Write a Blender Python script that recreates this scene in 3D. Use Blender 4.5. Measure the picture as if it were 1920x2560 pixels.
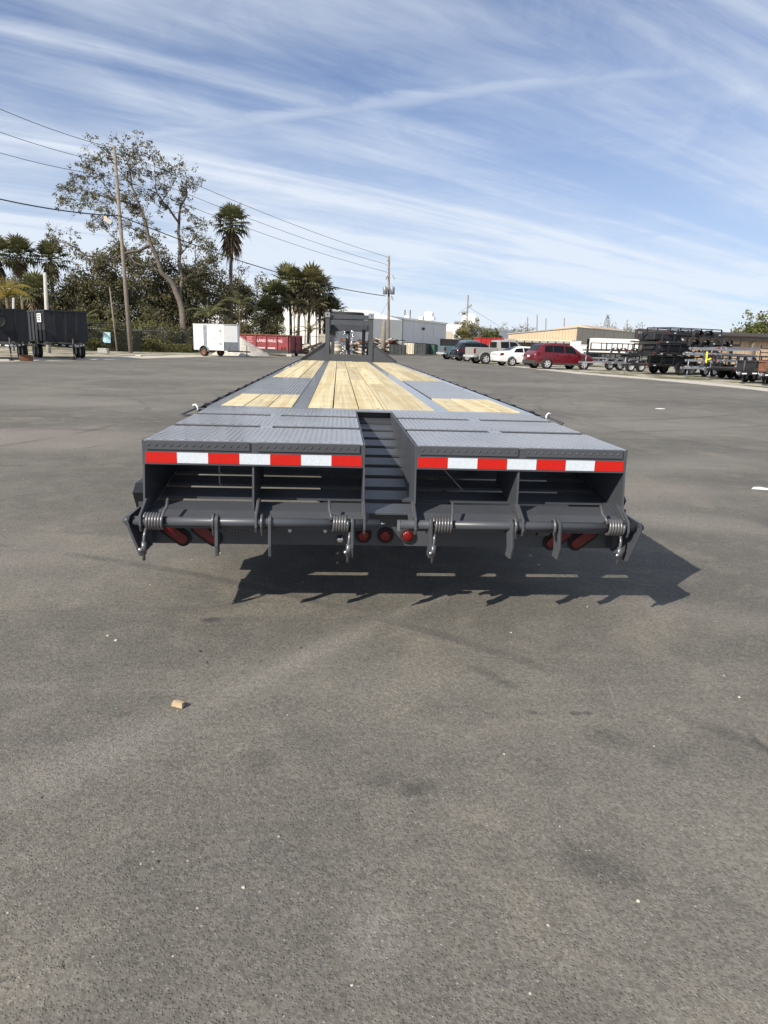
import bpy, math, random
from mathutils import Vector, Matrix, noise
for o in list(bpy.data.objects): bpy.data.objects.remove(o)
R = math.radians
scene = bpy.context.scene
col = scene.collection

# ------------------------------------------------------------------ camera
FPX = 1775.0
CAM = Vector((-.267, -3.528, 1.417))
YAW, PITCH, ROLL = R(3.98), R(13.41), R(1.79)
FW = Vector((math.sin(YAW)*math.cos(PITCH), math.cos(YAW)*math.cos(PITCH), -math.sin(PITCH)))
_r = Vector((math.cos(YAW), -math.sin(YAW), 0)); _u = _r.cross(FW)
RT = math.cos(ROLL)*_r + math.sin(ROLL)*_u
UP = -math.sin(ROLL)*_r + math.cos(ROLL)*_u
cd = bpy.data.cameras.new('camera'); cam = bpy.data.objects.new('camera', cd); col.objects.link(cam)
cd.sensor_fit = 'HORIZONTAL'; cd.sensor_width = 36.0; cd.lens = 36.0*FPX/1920.0
cd.clip_start = .05; cd.clip_end = 3000
M3 = Matrix((RT, UP, -FW)).transposed()
cam.matrix_world = Matrix.Translation(CAM) @ M3.to_4x4()
scene.camera = cam

# ------------------------------------------------------------------ light
SUN = Vector((-1.05, -.95, 1.0)).normalized()          # towards the sun: behind and left of the camera
ELEV = math.asin(SUN.z); AZ = math.atan2(SUN.x, SUN.y)
sl = bpy.data.lights.new('sun', 'SUN'); so = bpy.data.objects.new('sun', sl); col.objects.link(so)
sl.energy = 4.8; sl.angle = R(.53); sl.color = (1.0, .93, .82)
so.rotation_euler = SUN.to_track_quat('Z', 'Y').to_euler(); so.location = SUN*40
scene.view_settings.view_transform = 'Standard'; scene.view_settings.look = 'None'
scene.view_settings.exposure = .48; scene.view_settings.gamma = 1

def N(nt, typ, **kw):
    n = nt.nodes.new(typ)
    for k, v in kw.items():
        if k.startswith('i_'):
            key = k[2:]
            key = int(key) if key.isdigit() else key.replace('_', ' ')
            n.inputs[key].default_value = v
        else: setattr(n, k, v)
    return n

def make_world():
    w = bpy.data.worlds.new('World'); scene.world = w; w.use_nodes = True
    nt = w.node_tree; nt.nodes.clear(); L = nt.links.new
    out = N(nt, 'ShaderNodeOutputWorld'); bg = N(nt, 'ShaderNodeBackground'); bg.inputs[1].default_value = .07
    sky = N(nt, 'ShaderNodeTexSky', sky_type='NISHITA', sun_disc=False)
    sky.sun_elevation = ELEV; sky.sun_rotation = AZ; sky.air_density = .9; sky.dust_density = .15; sky.ozone_density = 3.5
    tc = N(nt, 'ShaderNodeTexCoord'); sep = N(nt, 'ShaderNodeSeparateXYZ'); L(tc.outputs['Generated'], sep.inputs[0])
    def math_(op, a, b=None, c=None):
        m = N(nt, 'ShaderNodeMath', operation=op)
        for i, v in enumerate((a, b, c)):
            if v is None: continue
            if isinstance(v, (int, float)): m.inputs[i].default_value = v
            else: L(v, m.inputs[i])
        return m.outputs[0]
    zc = math_('MAXIMUM', sep.outputs[2], .015)
    zz = math_('ADD', zc, .10)
    px = math_('DIVIDE', sep.outputs[0], zz); py = math_('DIVIDE', sep.outputs[1], zz)
    a = R(62)                                      # streaks run this far east of north
    u = math_('ADD', math_('MULTIPLY', px, math.sin(a)), math_('MULTIPLY', py, math.cos(a)))
    v = math_('SUBTRACT', math_('MULTIPLY', px, math.cos(a)), math_('MULTIPLY', py, math.sin(a)))
    def field(su, sv, seed, scale, detail, rough, dist):
        c = N(nt, 'ShaderNodeCombineXYZ'); L(math_('MULTIPLY', u, su), c.inputs[0]); L(math_('MULTIPLY', v, sv), c.inputs[1]); c.inputs[2].default_value = seed
        n = N(nt, 'ShaderNodeTexNoise'); n.inputs['Scale'].default_value = scale; n.inputs['Detail'].default_value = detail
        n.inputs['Roughness'].default_value = rough; n.inputs['Distortion'].default_value = dist
        L(c.outputs[0], n.inputs['Vector']); return n.outputs[0]
    broad = field(.35, .8, 3.7, 1.0, 4, .5, .6)
    streak = field(.24, 2.0, 1.3, 1.05, 7, .56, .9)
    fine = field(.5, 7.0, 8.1, 1.4, 8, .65, .5)
    puff = field(1.0, 1.6, 5.0, 2.2, 9, .65, .9)
    s = math_('ADD', math_('ADD', math_('MULTIPLY', broad, 1.15), math_('MULTIPLY', streak, 1.0)), math_('ADD', math_('MULTIPLY', fine, .16), math_('MULTIPLY', puff, .35)))
    mr = N(nt, 'ShaderNodeMapRange', interpolation_type='SMOOTHSTEP'); L(s, mr.inputs[0])
    mr.inputs[1].default_value = .98; mr.inputs[2].default_value = 1.78
    # an old, spread contrail crossing the streaks
    cross = math_('ADD', math_('MULTIPLY', px, .403), math_('MULTIPLY', py, .915))
    wob = math_('MULTIPLY', math_('SUBTRACT', puff, .5), .16)
    dist = math_('ABSOLUTE', math_('ADD', math_('ADD', cross, -2.33), wob))
    tr = N(nt, 'ShaderNodeMapRange', interpolation_type='SMOOTHSTEP'); L(dist, tr.inputs[0])
    tr.inputs[1].default_value = .10; tr.inputs[2].default_value = 0.0
    trail = math_('MULTIPLY', tr.outputs[0], math_('MULTIPLY', puff, .75))
    # thinner cloud veil low down
    cover = math_('MAXIMUM', mr.outputs[0], trail)
    veil = N(nt, 'ShaderNodeMapRange', interpolation_type='SMOOTHSTEP'); L(sep.outputs[2], veil.inputs[0])
    veil.inputs[1].default_value = .0; veil.inputs[2].default_value = .42; veil.inputs[3].default_value = .62; veil.inputs[4].default_value = .06
    cover = math_('MULTIPLY', math_('ADD', math_('MULTIPLY', cover, .84), veil.outputs[0]), .95)
    cover = math_('MINIMUM', cover, .9)
    tintn = N(nt, 'ShaderNodeVectorMath', operation='MULTIPLY'); tintn.inputs[1].default_value = (.62, .84, 1.12); L(sky.outputs[0], tintn.inputs[0])
    mix = N(nt, 'ShaderNodeMix', data_type='RGBA'); L(cover, mix.inputs['Factor']); L(tintn.outputs[0], mix.inputs[6])
    mix.inputs[7].default_value = (8.5, 9.2, 10.2, 1)
    L(mix.outputs[2], bg.inputs[0]); L(bg.outputs[0], out.inputs[0])
make_world()

# ------------------------------------------------------------------ helpers
def ray(px, py): return FW + RT*((px-960)/FPX) - UP*((py-1280)/FPX)
def P(px, py, depth): return CAM + ray(px, py)*depth
def G(px, depth, z=0.0):
    """ground point seen in the photograph's column px at that distance"""
    a = P(px, 0, depth); b = P(px, 1000, depth); t = (z-a.z)/(b.z-a.z); return a.lerp(b, t)

class MB:
    def __init__(s): s.v = []; s.f = []; s.sm = []
    def add(s, vs, fs, smooth=False):
        k = len(s.v); s.v += [tuple(p) for p in vs]
        for f in fs: s.f.append(tuple(i+k for i in f)); s.sm.append(smooth)
        return s
    def box(s, x0, x1, y0, y1, z0, z1, M=None):
        vs = [Vector((x, y, z)) for z in (z0, z1) for y in (y0, y1) for x in (x0, x1)]
        if M is not None: vs = [M @ p for p in vs]
        return s.add(vs, [(0, 2, 3, 1), (4, 5, 7, 6), (0, 1, 5, 4), (2, 6, 7, 3), (0, 4, 6, 2), (1, 3, 7, 5)])
    def bar(s, a, b, w, h, up=(0, 0, 1)):
        a = Vector(a); b = Vector(b); d = (b-a); l = d.length; d.normalize()
        x = d.cross(Vector(up))
        if x.length < 1e-4: x = d.cross(Vector((1, 0, 0)))
        x.normalize(); z = x.cross(d)
        M = Matrix.Translation(a) @ Matrix((x, d, z)).transposed().to_4x4()
        return s.box(-w/2, w/2, 0, l, -h/2, h/2, M)
    def prism(s, poly, axis, a, b, M=None):
        n = len(poly); vs = []
        for t in (a, b):
            for p, q in poly:
                if axis == 'x': vs.append(Vector((t, p, q)))
                elif axis == 'y': vs.append(Vector((p, t, q)))
                else: vs.append(Vector((p, q, t)))
        if M is not None: vs = [M @ p for p in vs]
        fs = [tuple(range(n))[::-1], tuple(range(n, 2*n))]
        fs += [(i, (i+1) % n, n+(i+1) % n, n+i) for i in range(n)]
        return s.add(vs, fs)
    def tube(s, path, r, n=8, caps=True, closed=False):
        path = [Vector(p) for p in path]; m = len(path)
        rs = r if isinstance(r, (list, tuple)) else [r]*m
        vs = []; fs = []; prev = None
        for i, p in enumerate(path):
            if closed: d = path[(i+1) % m]-path[i-1]
            else: d = path[min(i+1, m-1)]-path[max(i-1, 0)]
            d.normalize()
            if prev is None:
                ref = Vector((0, 0, 1)) if abs(d.z) < .9 else Vector((1, 0, 0))
                x = d.cross(ref).normalized()
            else:
                x = (prev - d*prev.dot(d))
                x = x.normalized() if x.length > 1e-5 else d.orthogonal().normalized()
            prev = x; y = d.cross(x)
            for k in range(n):
                t = 2*math.pi*k/n; vs.append(p + x*(math.cos(t)*rs[i]) + y*(math.sin(t)*rs[i]))
        for i in range(m if closed else m-1):
            j = (i+1) % m
            for k in range(n): fs.append((i*n+k, i*n+(k+1) % n, j*n+(k+1) % n, j*n+k))
        s.add(vs, fs, True)
        if caps and not closed:
            k = len(s.v)-len(vs)
            s.f.append(tuple(k+i for i in range(n))[::-1]); s.sm.append(False)
            s.f.append(tuple(k+(m-1)*n+i for i in range(n))); s.sm.append(False)
        return s
    def lathe(s, prof, c, axis, n=20):
        """prof: (radius, along-axis) points; closed surface of revolution about an axis through c"""
        c = Vector(c); ax = Vector(axis).normalized(); x = ax.orthogonal().normalized(); y = ax.cross(x)
        vs = []; fs = []; m = len(prof)
        for r, t in prof:
            for k in range(n):
                a = 2*math.pi*k/n; vs.append(c + ax*t + x*(math.cos(a)*r) + y*(math.sin(a)*r))
        for i in range(m-1):
            for k in range(n): fs.append((i*n+k, i*n+(k+1) % n, (i+1)*n+(k+1) % n, (i+1)*n+k))
        s.add(vs, fs, True)
        k0 = len(s.v)-len(vs)
        if tuple(prof[0]) == tuple(prof[-1]): return s
        if prof[0][0] > 1e-4: s.f.append(tuple(k0+i for i in range(n))[::-1]); s.sm.append(False)
        if prof[-1][0] > 1e-4: s.f.append(tuple(k0+(m-1)*n+i for i in range(n))); s.sm.append(False)
        return s
    def mesh(s, name, mat):
        me = bpy.data.meshes.new(name); me.from_pydata(s.v, [], s.f); me.update()
        if any(s.sm):
            me.polygons.foreach_set('use_smooth', s.sm)
        if mat: me.materials.append(mat)
        return me
    def build(s, name, mat, parent=None, bevel=0, loc=None, rot=None):
        o = bpy.data.objects.new(name, s.mesh(name, mat)); col.objects.link(o)
        if parent: o.parent = parent
        if loc is not None: o.location = loc
        if rot is not None: o.rotation_euler = rot
        if bevel:
            b = o.modifiers.new('bevel', 'BEVEL'); b.width = bevel; b.segments = 2; b.limit_method = 'ANGLE'; b.angle_limit = R(40)
        return o

def tag(o, label=None, cat=None, group=None, kind=None):
    for k, v in (('label', label), ('category', cat), ('group', group), ('kind', kind)):
        if v: o[k] = v
    return o
def thing(name, label, cat, loc=(0, 0, 0), rz=0, group=None):
    o = bpy.data.objects.new(name, None); col.objects.link(o); o.location = loc; o.rotation_euler = (0, 0, rz)
    o.empty_display_size = .2
    return tag(o, label, cat, group)
def copy_part(src, parent, loc=None):
    c = src.copy(); col.objects.link(c); c.parent = parent
    if loc is not None: c.location = loc
    return c

# ------------------------------------------------------------------ materials
def base_mat(name):
    m = bpy.data.materials.new(name); m.use_nodes = True; nt = m.node_tree
    return m, nt, nt.nodes['Principled BSDF'], nt.links.new
def mat(name, c, rough=.6, metal=0, spec=.5, var=.15, scale=6, bump=0, bscale=60, coat=0, obj=False):
    m, nt, b, L = base_mat(name)
    tc = N(nt, 'ShaderNodeTexCoord')
    n = N(nt, 'ShaderNodeTexNoise'); n.inputs['Scale'].default_value = scale; n.inputs['Detail'].default_value = 6; n.inputs['Roughness'].default_value = .6
    L(tc.outputs['Object'], n.inputs['Vector'])
    mr = N(nt, 'ShaderNodeMapRange'); L(n.outputs[0], mr.inputs[0]); mr.inputs[1].default_value = .3; mr.inputs[2].default_value = .7
    mr.inputs[3].default_value = 1-var; mr.inputs[4].default_value = 1+var
    mx = N(nt, 'ShaderNodeVectorMath', operation='SCALE'); mx.inputs[0].default_value = c[:3]; L(mr.outputs[0], mx.inputs['Scale'])
    L(mx.outputs[0], b.inputs['Base Color'])
    b.inputs['Metallic'].default_value = metal; b.inputs['Specular IOR Level'].default_value = spec
    rr = N(nt, 'ShaderNodeMapRange'); L(n.outputs[0], rr.inputs[0]); rr.inputs[3].default_value = max(.03, rough-.09); rr.inputs[4].default_value = min(1, rough+.09)
    L(rr.outputs[0], b.inputs['Roughness']); b.inputs['Coat Weight'].default_value = coat; b.inputs['Coat Roughness'].default_value = .08
    if bump:
        n2 = N(nt, 'ShaderNodeTexNoise'); n2.inputs['Scale'].default_value = bscale; n2.inputs['Detail'].default_value = 4; L(tc.outputs['Object'], n2.inputs['Vector'])
        bp = N(nt, 'ShaderNodeBump'); bp.inputs['Strength'].default_value = bump; bp.inputs['Distance'].default_value = .01
        L(n2.outputs[0], bp.inputs['Height']); L(bp.outputs[0], b.inputs['Normal'])
    return m

MAT = {}
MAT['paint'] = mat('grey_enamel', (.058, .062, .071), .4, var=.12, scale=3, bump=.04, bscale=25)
MAT['skylit_steel'] = mat('grey_enamel_sky_sheen', (.2, .208, .226), .34, var=.14, scale=2.5, bump=.04, bscale=30, coat=.5)  # same grey enamel, base lightened and blued to paint in reflected sky
MAT['skylit_lug'] = mat('grey_enamel_lug_sheen', (.25, .26, .282), .34, var=.12, scale=2.5, coat=.5)  # same enamel on the lugs, lighter still: sky sheen put into the colour
MAT['spring'] = mat('zinc_spring', (.13, .13, .13), .33, metal=.45, var=.15)
MAT['bright'] = mat('bright_steel', (.72, .72, .72), .18, metal=1, var=.05)
MAT['black'] = mat('black_enamel', (.014, .014, .016), .4, var=.25, scale=2)
MAT['blackmatt'] = mat('weathered_black_steel', (.02, .021, .024), .55, var=.4, scale=1.6)
MAT['rubber'] = mat('tyre_rubber', (.013, .013, .013), .8, var=.2)
MAT['galv'] = mat('galvanised_steel', (.25, .26, .28), .42, metal=.4, var=.25, scale=4)
MAT['alloy'] = mat('wheel_alloy', (.62, .62, .63), .35, metal=.35, var=.08)
MAT['glass'] = mat('dark_car_glass', (.006, .007, .008), .1, spec=.3, var=.1)
MAT['redlens'] = mat('red_lamp_lens', (.15, .003, .003), .2, var=.25, scale=60, bump=.4, bscale=220)
MAT['amber'] = mat('amber_lens', (.6, .2, .02), .2)
MAT['concrete'] = mat('concrete', (.42, .4, .36), .9, var=.2, scale=9, bump=.3, bscale=40)
MAT['white'] = mat('white_paint', (.78, .78, .76), .45, var=.04, scale=2)
MAT['whitewall'] = mat('white_wall_panels', (.66, .66, .68), .6, var=.06, scale=.6)
MAT['creamwall'] = mat('white_corrugated_metal', (.7, .69, .65), .5, var=.08, scale=.5)
MAT['tan'] = mat('tan_wall_panels', (.5, .36, .24), .6, var=.06, scale=.7)
MAT['tan2'] = mat('beige_wall_panels', (.42, .37, .3), .6, var=.08, scale=.5)
MAT['roofgrey'] = mat('grey_roof_sheet', (.3, .3, .29), .5, var=.15, scale=1)
MAT['brown'] = mat('brown_stained_timber', (.04, .03, .024), .8, var=.3, scale=3)
MAT['rust'] = mat('rusty_steel', (.16, .06, .03), .75, var=.4, scale=5)
MAT['redbox'] = mat('faded_red_enamel', (.22, .035, .04), .5, var=.2, scale=1.8)
MAT['brightred'] = mat('bright_red_enamel', (.5, .03, .025), .4, var=.15, scale=2)
MAT['pale'] = mat('pale_lettering', (.75, .72, .72), .6, var=.1)
MAT['palefade'] = mat('faded_lettering', (.45, .2, .2), .6, var=.25, scale=8)
MAT['greendump'] = mat('green_enamel', (.03, .09, .06), .5, var=.3, scale=2)
MAT['greydump'] = mat('dark_green_grey_enamel', (.035, .042, .042), .55, var=.35, scale=2)
MAT['cream'] = mat('cream_enamel', (.5, .45, .34), .6, var=.25, scale=3)
MAT['polewood'] = mat('weathered_pole_wood', (.2, .17, .135), .9, var=.3, scale=5, bump=.4, bscale=20)
MAT['cable'] = mat('black_cable', (.02, .02, .02), .6)
MAT['lightblue'] = mat('pale_blue_sign', (.4, .62, .68), .5, var=.4, scale=3)
MAT['yellow'] = mat('yellow_strap', (.75, .62, .04), .6)
MAT['chipwood'] = mat('split_wood', (.42, .31, .19), .8, var=.25, scale=30, bump=.4, bscale=120)
MAT['stone'] = mat('pale_stone', (.42, .39, .33), .85, var=.3, scale=12)
MAT['bark'] = mat('grey_bark', (.13, .108, .088), .95, var=.35, scale=3, bump=.6, bscale=14)
MAT['palmbark'] = mat('palm_bark', (.16, .12, .085), .95, var=.35, scale=4, bump=.6, bscale=10)
for nme, c in dict(redcar=(.11, .004, .009), whitecar=(.72, .73, .72), silvercar=(.3, .29, .27), blackcar=(.008, .009, .013), bluecar=(.09, .15, .18)).items():
    MAT[nme] = mat(nme+'_paint', c, .28, metal=0, coat=.6, var=.04)
MAT['trim'] = mat('grey_car_trim', (.05, .048, .046), .6)

def tape_mat(name, c):
    m, nt, b, L = base_mat(name)
    tc = N(nt, 'ShaderNodeTexCoord'); v = N(nt, 'ShaderNodeTexVoronoi', feature='DISTANCE_TO_EDGE'); v.inputs['Scale'].default_value = 95; v.inputs['Randomness'].default_value = .35
    mp = N(nt, 'ShaderNodeMapping'); mp.inputs['Rotation'].default_value = (0, R(35), 0); L(tc.outputs['Object'], mp.inputs[0]); L(mp.outputs[0], v.inputs['Vector'])
    mr = N(nt, 'ShaderNodeMapRange'); L(v.outputs[0], mr.inputs[0]); mr.inputs[1].default_value = .0; mr.inputs[2].default_value = .14; mr.inputs[3].default_value = .9; mr.inputs[4].default_value = 1.03
    mx = N(nt, 'ShaderNodeVectorMath', operation='SCALE'); mx.inputs[0].default_value = c; L(mr.outputs[0], mx.inputs['Scale']); L(mx.outputs[0], b.inputs['Base Color'])
    b.inputs['Roughness'].default_value = .3; b.inputs['Coat Weight'].default_value = .3
    return m
MAT['tape_r'] = tape_mat('red_reflective_tape', (.5, .008, .003)); MAT['tape_w'] = tape_mat('white_reflective_tape', (.58, .63, .68))

def wood_mat():
    m, nt, b, L = base_mat('new_pine_boards')
    tc = N(nt, 'ShaderNodeTexCoord'); oi = N(nt, 'ShaderNodeObjectInfo')
    off = N(nt, 'ShaderNodeVectorMath', operation='MULTIPLY_ADD'); off.inputs[0].default_value = (1, 1, 1)
    rnd = N(nt, 'ShaderNodeCombineXYZ')
    for i, k in enumerate((37.0, 91.0, 13.0)):
        q = N(nt, 'ShaderNodeMath', operation='MULTIPLY'); q.inputs[1].default_value = k; L(oi.outputs['Random'], q.inputs[0]); L(q.outputs[0], rnd.inputs[i])
    ad = N(nt, 'ShaderNodeVectorMath', operation='ADD'); L(tc.outputs['Object'], ad.inputs[0]); L(rnd.outputs[0], ad.inputs[1])
    mp = N(nt, 'ShaderNodeMapping'); mp.inputs['Scale'].default_value = (9, .16, 9); L(ad.outputs[0], mp.inputs[0])
    n = N(nt, 'ShaderNodeTexNoise'); n.inputs['Scale'].default_value = 1; n.inputs['Detail'].default_value = 3; n.inputs['Distortion'].default_value = .4; L(mp.outputs[0], n.inputs['Vector'])
    w = N(nt, 'ShaderNodeMath', operation='MULTIPLY'); L(n.outputs[0], w.inputs[0]); w.inputs[1].default_value = 26
    s = N(nt, 'ShaderNodeMath', operation='SINE'); L(w.outputs[0], s.inputs[0])
    cr = N(nt, 'ShaderNodeValToRGB'); mr = N(nt, 'ShaderNodeMapRange'); L(s.outputs[0], mr.inputs[0]); mr.inputs[1].default_value = -1; L(mr.outputs[0], cr.inputs[0])
    cr.color_ramp.elements[0].color = (.56, .445, .24, 1); cr.color_ramp.elements[1].color = (.64, .545, .335, 1); cr.color_ramp.elements[0].position = .1; cr.color_ramp.elements[1].position = .55
    # knots and grime
    kn = N(nt, 'ShaderNodeTexVoronoi'); kn.inputs['Scale'].default_value = 1; mk = N(nt, 'ShaderNodeMapping'); mk.inputs['Scale'].default_value = (7, 2.6, 7); L(ad.outputs[0], mk.inputs[0]); L(mk.outputs[0], kn.inputs['Vector'])
    km = N(nt, 'ShaderNodeMapRange'); L(kn.outputs['Distance'], km.inputs[0]); km.inputs[1].default_value = .04; km.inputs[2].default_value = .13; km.inputs[3].default_value = .38; km.inputs[4].default_value = 1
    gr = N(nt, 'ShaderNodeTexNoise'); gr.inputs['Scale'].default_value = 2.2; gr.inputs['Detail'].default_value = 7; gr.inputs['Roughness'].default_value = .7; L(ad.outputs[0], gr.inputs['Vector'])
    gm = N(nt, 'ShaderNodeMapRange'); L(gr.outputs[0], gm.inputs[0]); gm.inputs[1].default_value = .3; gm.inputs[2].default_value = .7; gm.inputs[3].default_value = .8; gm.inputs[4].default_value = 1.1
    t = N(nt, 'ShaderNodeMapRange'); L(oi.outputs['Random'], t.inputs[0]); t.inputs[3].default_value = .78; t.inputs[4].default_value = 1.08
    k1 = N(nt, 'ShaderNodeMath', operation='MULTIPLY'); L(km.outputs[0], k1.inputs[0]); L(gm.outputs[0], k1.inputs[1])
    k2 = N(nt, 'ShaderNodeMath', operation='MULTIPLY'); L(k1.outputs[0], k2.inputs[0]); L(t.outputs[0], k2.inputs[1])
    mx = N(nt, 'ShaderNodeVectorMath', operation='SCALE'); L(cr.outputs[0], mx.inputs[0]); L(k2.outputs[0], mx.inputs['Scale']); L(mx.outputs[0], b.inputs['Base Color'])
    b.inputs['Roughness'].default_value = .75
    bp = N(nt, 'ShaderNodeBump'); bp.inputs['Strength'].default_value = .25; bp.inputs['Distance'].default_value = .004; L(s.outputs[0], bp.inputs['Height']); L(bp.outputs[0], b.inputs['Normal'])
    return m
MAT['wood'] = wood_mat()

DARK, DUST, PINK = (.055, .052, .047, 1), (.235, .215, .18, 1), (.25, .215, .178, 1)
STAINS = [(-.4, -.5, 1.0, .13, 49.6, .9, .6, .5, DUST), (.3, .3, .5, .09, 49, .9, .6, .4, DUST), (-1.1, -1.3, .6, .2, 45, .9, .6, .4, DUST),
          (.43, -.68, .2, .07, -55, .8, .5, .5, DARK), (.53, -1.0, .06, .03, -30, .8, .5, .45, DARK), (.70, -1.01, .035, .024, 0, .5, .2, .6, DARK), (.75, -1.01, .03, .022, 0, .5, .2, .6, DARK), (.01, -1.49, .1, .06, 20, .9, .5, .6, DARK), (-.1, -1.44, .14, .1, 20, .9, .6, .4, DARK), (.48, -1.86, .18, .11, -30, .9, .5, .55, DARK), (-.52, -1.32, .1, .16, 10, .9, .6, .4, DARK), (.76, -1.18, .16, .1, -35, .9, .5, .4, DARK), (1.2, -1.3, .35, .2, -40, .9, .5, .3, DARK), (-.9, -.05, .07, .04, 10, .6, .5, .8, DARK), (.91, -.85, .22, .006, 78, .6, .5, .5, DUST),
          (-4.2, 6.5, 2.0, 1.5, 8, .5, .5, .5, PINK), (-6.5, 6.3, 2.6, 1.6, 8, .5, .5, .45, PINK), (2.7, 3.45, 1.5, .9, 20, .9, .6, .5, PINK), (2.6, 2.3, 1.2, .5, -20, .9, .6, .4, DUST), (4.5, 5.5, 2.6, .9, 25, .9, .6, .4, DUST), (2.72, 4.22, .3, .07, 4, .5, .3, .6, DARK), (6, 10, 5, 2, 10, .9, .6, .35, DUST), (-7, 12, 6, 1.6, -8, .9, .6, .4, DUST), (-6, 22, 8, 2, 5, .9, .6, .35, DUST), (8, 24, 6, 2, 20, .9, .6, .35, DUST), (-2.4, .9, .9, .35, 30, .9, .6, .4, PINK), (1.9, 0, .9, .3, -25, .9, .6, .35, PINK), (-1.5, -1.7, .4, .6, 20, .9, .6, .3, DARK), (-.15, -2.05, .12, .22, -10, .9, .6, .4, DUST)]
ARCS = [(-3, 30, 21, .16, .5, DARK), (-3, 30, 22.6, .14, .45, DARK), (-16, 24, 17, .14, .5, DARK), (-15, 25, 17.4, .12, .45, DARK), (-20, -8, 17.5, .12, .35, DARK), (24, 26, 19, .15, .4, DARK), (22, 27, 18, .15, .4, DARK), (14, 12, 9.5, .12, .4, DARK), (15, 13, 11, .12, .4, DARK), (-12, 9, 8.2, .1, .4, DARK), (-2, 42, 14, .25, .45, DARK), (5, 60, 22, .25, .4, DARK), (-14, 3, 9, .05, .5, DARK), (-6.2, 7.5, 3.3, .03, .8, DARK), (-4.9, -6.6, 8.2, .06, .45, DARK)]
def asphalt_mat():
    m, nt, b, L = base_mat('worn_asphalt')
    tc = N(nt, 'ShaderNodeTexCoord'); V = tc.outputs['Object']
    def noise_(sc, det=5, rough=.6, dist=0, vec=V):
        n = N(nt, 'ShaderNodeTexNoise'); n.inputs['Scale'].default_value = sc; n.inputs['Detail'].default_value = det; n.inputs['Roughness'].default_value = rough; n.inputs['Distortion'].default_value = dist
        L(vec, n.inputs['Vector']); return n.outputs[0]
    def rng(x, a, b_, c, d, smooth=True):
        r = N(nt, 'ShaderNodeMapRange', interpolation_type='SMOOTHSTEP' if smooth else 'LINEAR'); L(x, r.inputs[0])
        for i, q in enumerate((a, b_, c, d)): r.inputs[1+i].default_value = q
        return r.outputs[0]
    def mul(a, b_):
        q = N(nt, 'ShaderNodeMath', operation='MULTIPLY'); 
        for i, t in enumerate((a, b_)):
            if isinstance(t, (int, float)): q.inputs[i].default_value = t
            else: L(t, q.inputs[i])
        return q.outputs[0]
    def mixc(f, a, b_):
        q = N(nt, 'ShaderNodeMix', data_type='RGBA'); 
        if isinstance(f, (int, float)): q.inputs[0].default_value = f
        else: L(f, q.inputs[0])
        for i, t in ((6, a), (7, b_)):
            if isinstance(t, tuple): q.inputs[i].default_value = t
            else: L(t, q.inputs[i])
        return q.outputs[2]
    big = noise_(.22, 6, .6, .6); mid = noise_(1.1, 7, .65, .4); fine = noise_(42, 5, .75); grain = noise_(150, 3, .7)
    # long sweeping scuffs: stretched coordinates
    mp = N(nt, 'ShaderNodeMapping'); mp.inputs['Rotation'].default_value = (0, 0, R(12)); mp.inputs['Scale'].default_value = (.12, .9, 1); L(V, mp.inputs[0])
    scuff = noise_(1.3, 8, .65, 1.2, mp.outputs[0])
    c = mixc(rng(big, .35, .68, 0, 1), (0.111, 0.103, 0.084, 1), (0.166, 0.152, 0.123, 1))
    patch = noise_(3.6, 7, .7, .5)
    c = mixc(mul(rng(patch, .46, .72, 0, 1), .5), c, (0.208, 0.188, 0.147, 1))
    c = mixc(mul(rng(patch, .46, .28, 0, 1), .45), c, (0.082, 0.077, 0.066, 1))
    c = mixc(mul(rng(mid, .48, .74, 0, 1), .55), c, (0.234, 0.204, 0.155, 1))
    c = mixc(mul(rng(mid, .5, .28, 0, 1), .45), c, (0.087, 0.082, 0.072, 1))
    c = mixc(mul(rng(scuff, .55, .68, 0, 1), .35), c, (0.216, 0.198, 0.161, 1))
    c = mixc(mul(rng(scuff, .42, .34, 0, 1), .4), c, (0.084, 0.081, 0.072, 1))
    # oil spots
    vo = N(nt, 'ShaderNodeTexVoronoi'); vo.inputs['Scale'].default_value = .55; L(V, vo.inputs['Vector'])
    ws = N(nt, 'ShaderNodeMath', operation='MULTIPLY_ADD'); L(mid, ws.inputs[0]); ws.inputs[1].default_value = .5; L(vo.outputs['Distance'], ws.inputs[2])
    c = mixc(mul(rng(ws.outputs[0], .40, .30, 0, 1), .3), c, (0.058, 0.055, 0.047, 1))
    # stains, wear and tyre marks with their own outlines
    def ell(cx, cy, rx, ry, rot, soft=.5, wob=.5):
        mp_ = N(nt, 'ShaderNodeMapping', vector_type='TEXTURE'); mp_.inputs['Location'].default_value = (cx, cy, 0); mp_.inputs['Rotation'].default_value = (0, 0, R(rot)); mp_.inputs['Scale'].default_value = (rx, ry, 1); L(V, mp_.inputs[0])
        ln = N(nt, 'ShaderNodeVectorMath', operation='LENGTH'); L(mp_.outputs[0], ln.inputs[0])
        q = N(nt, 'ShaderNodeMath', operation='MULTIPLY_ADD'); L(patch, q.inputs[0]); q.inputs[1].default_value = wob*2; L(ln.outputs['Value'], q.inputs[2])
        return rng(q.outputs[0], 1+wob, 1+wob-soft, 0, 1)
    for e in STAINS:
        c = mixc(mul(ell(*e[:5], e[5], e[6]), e[7]), c, e[8])
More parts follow.
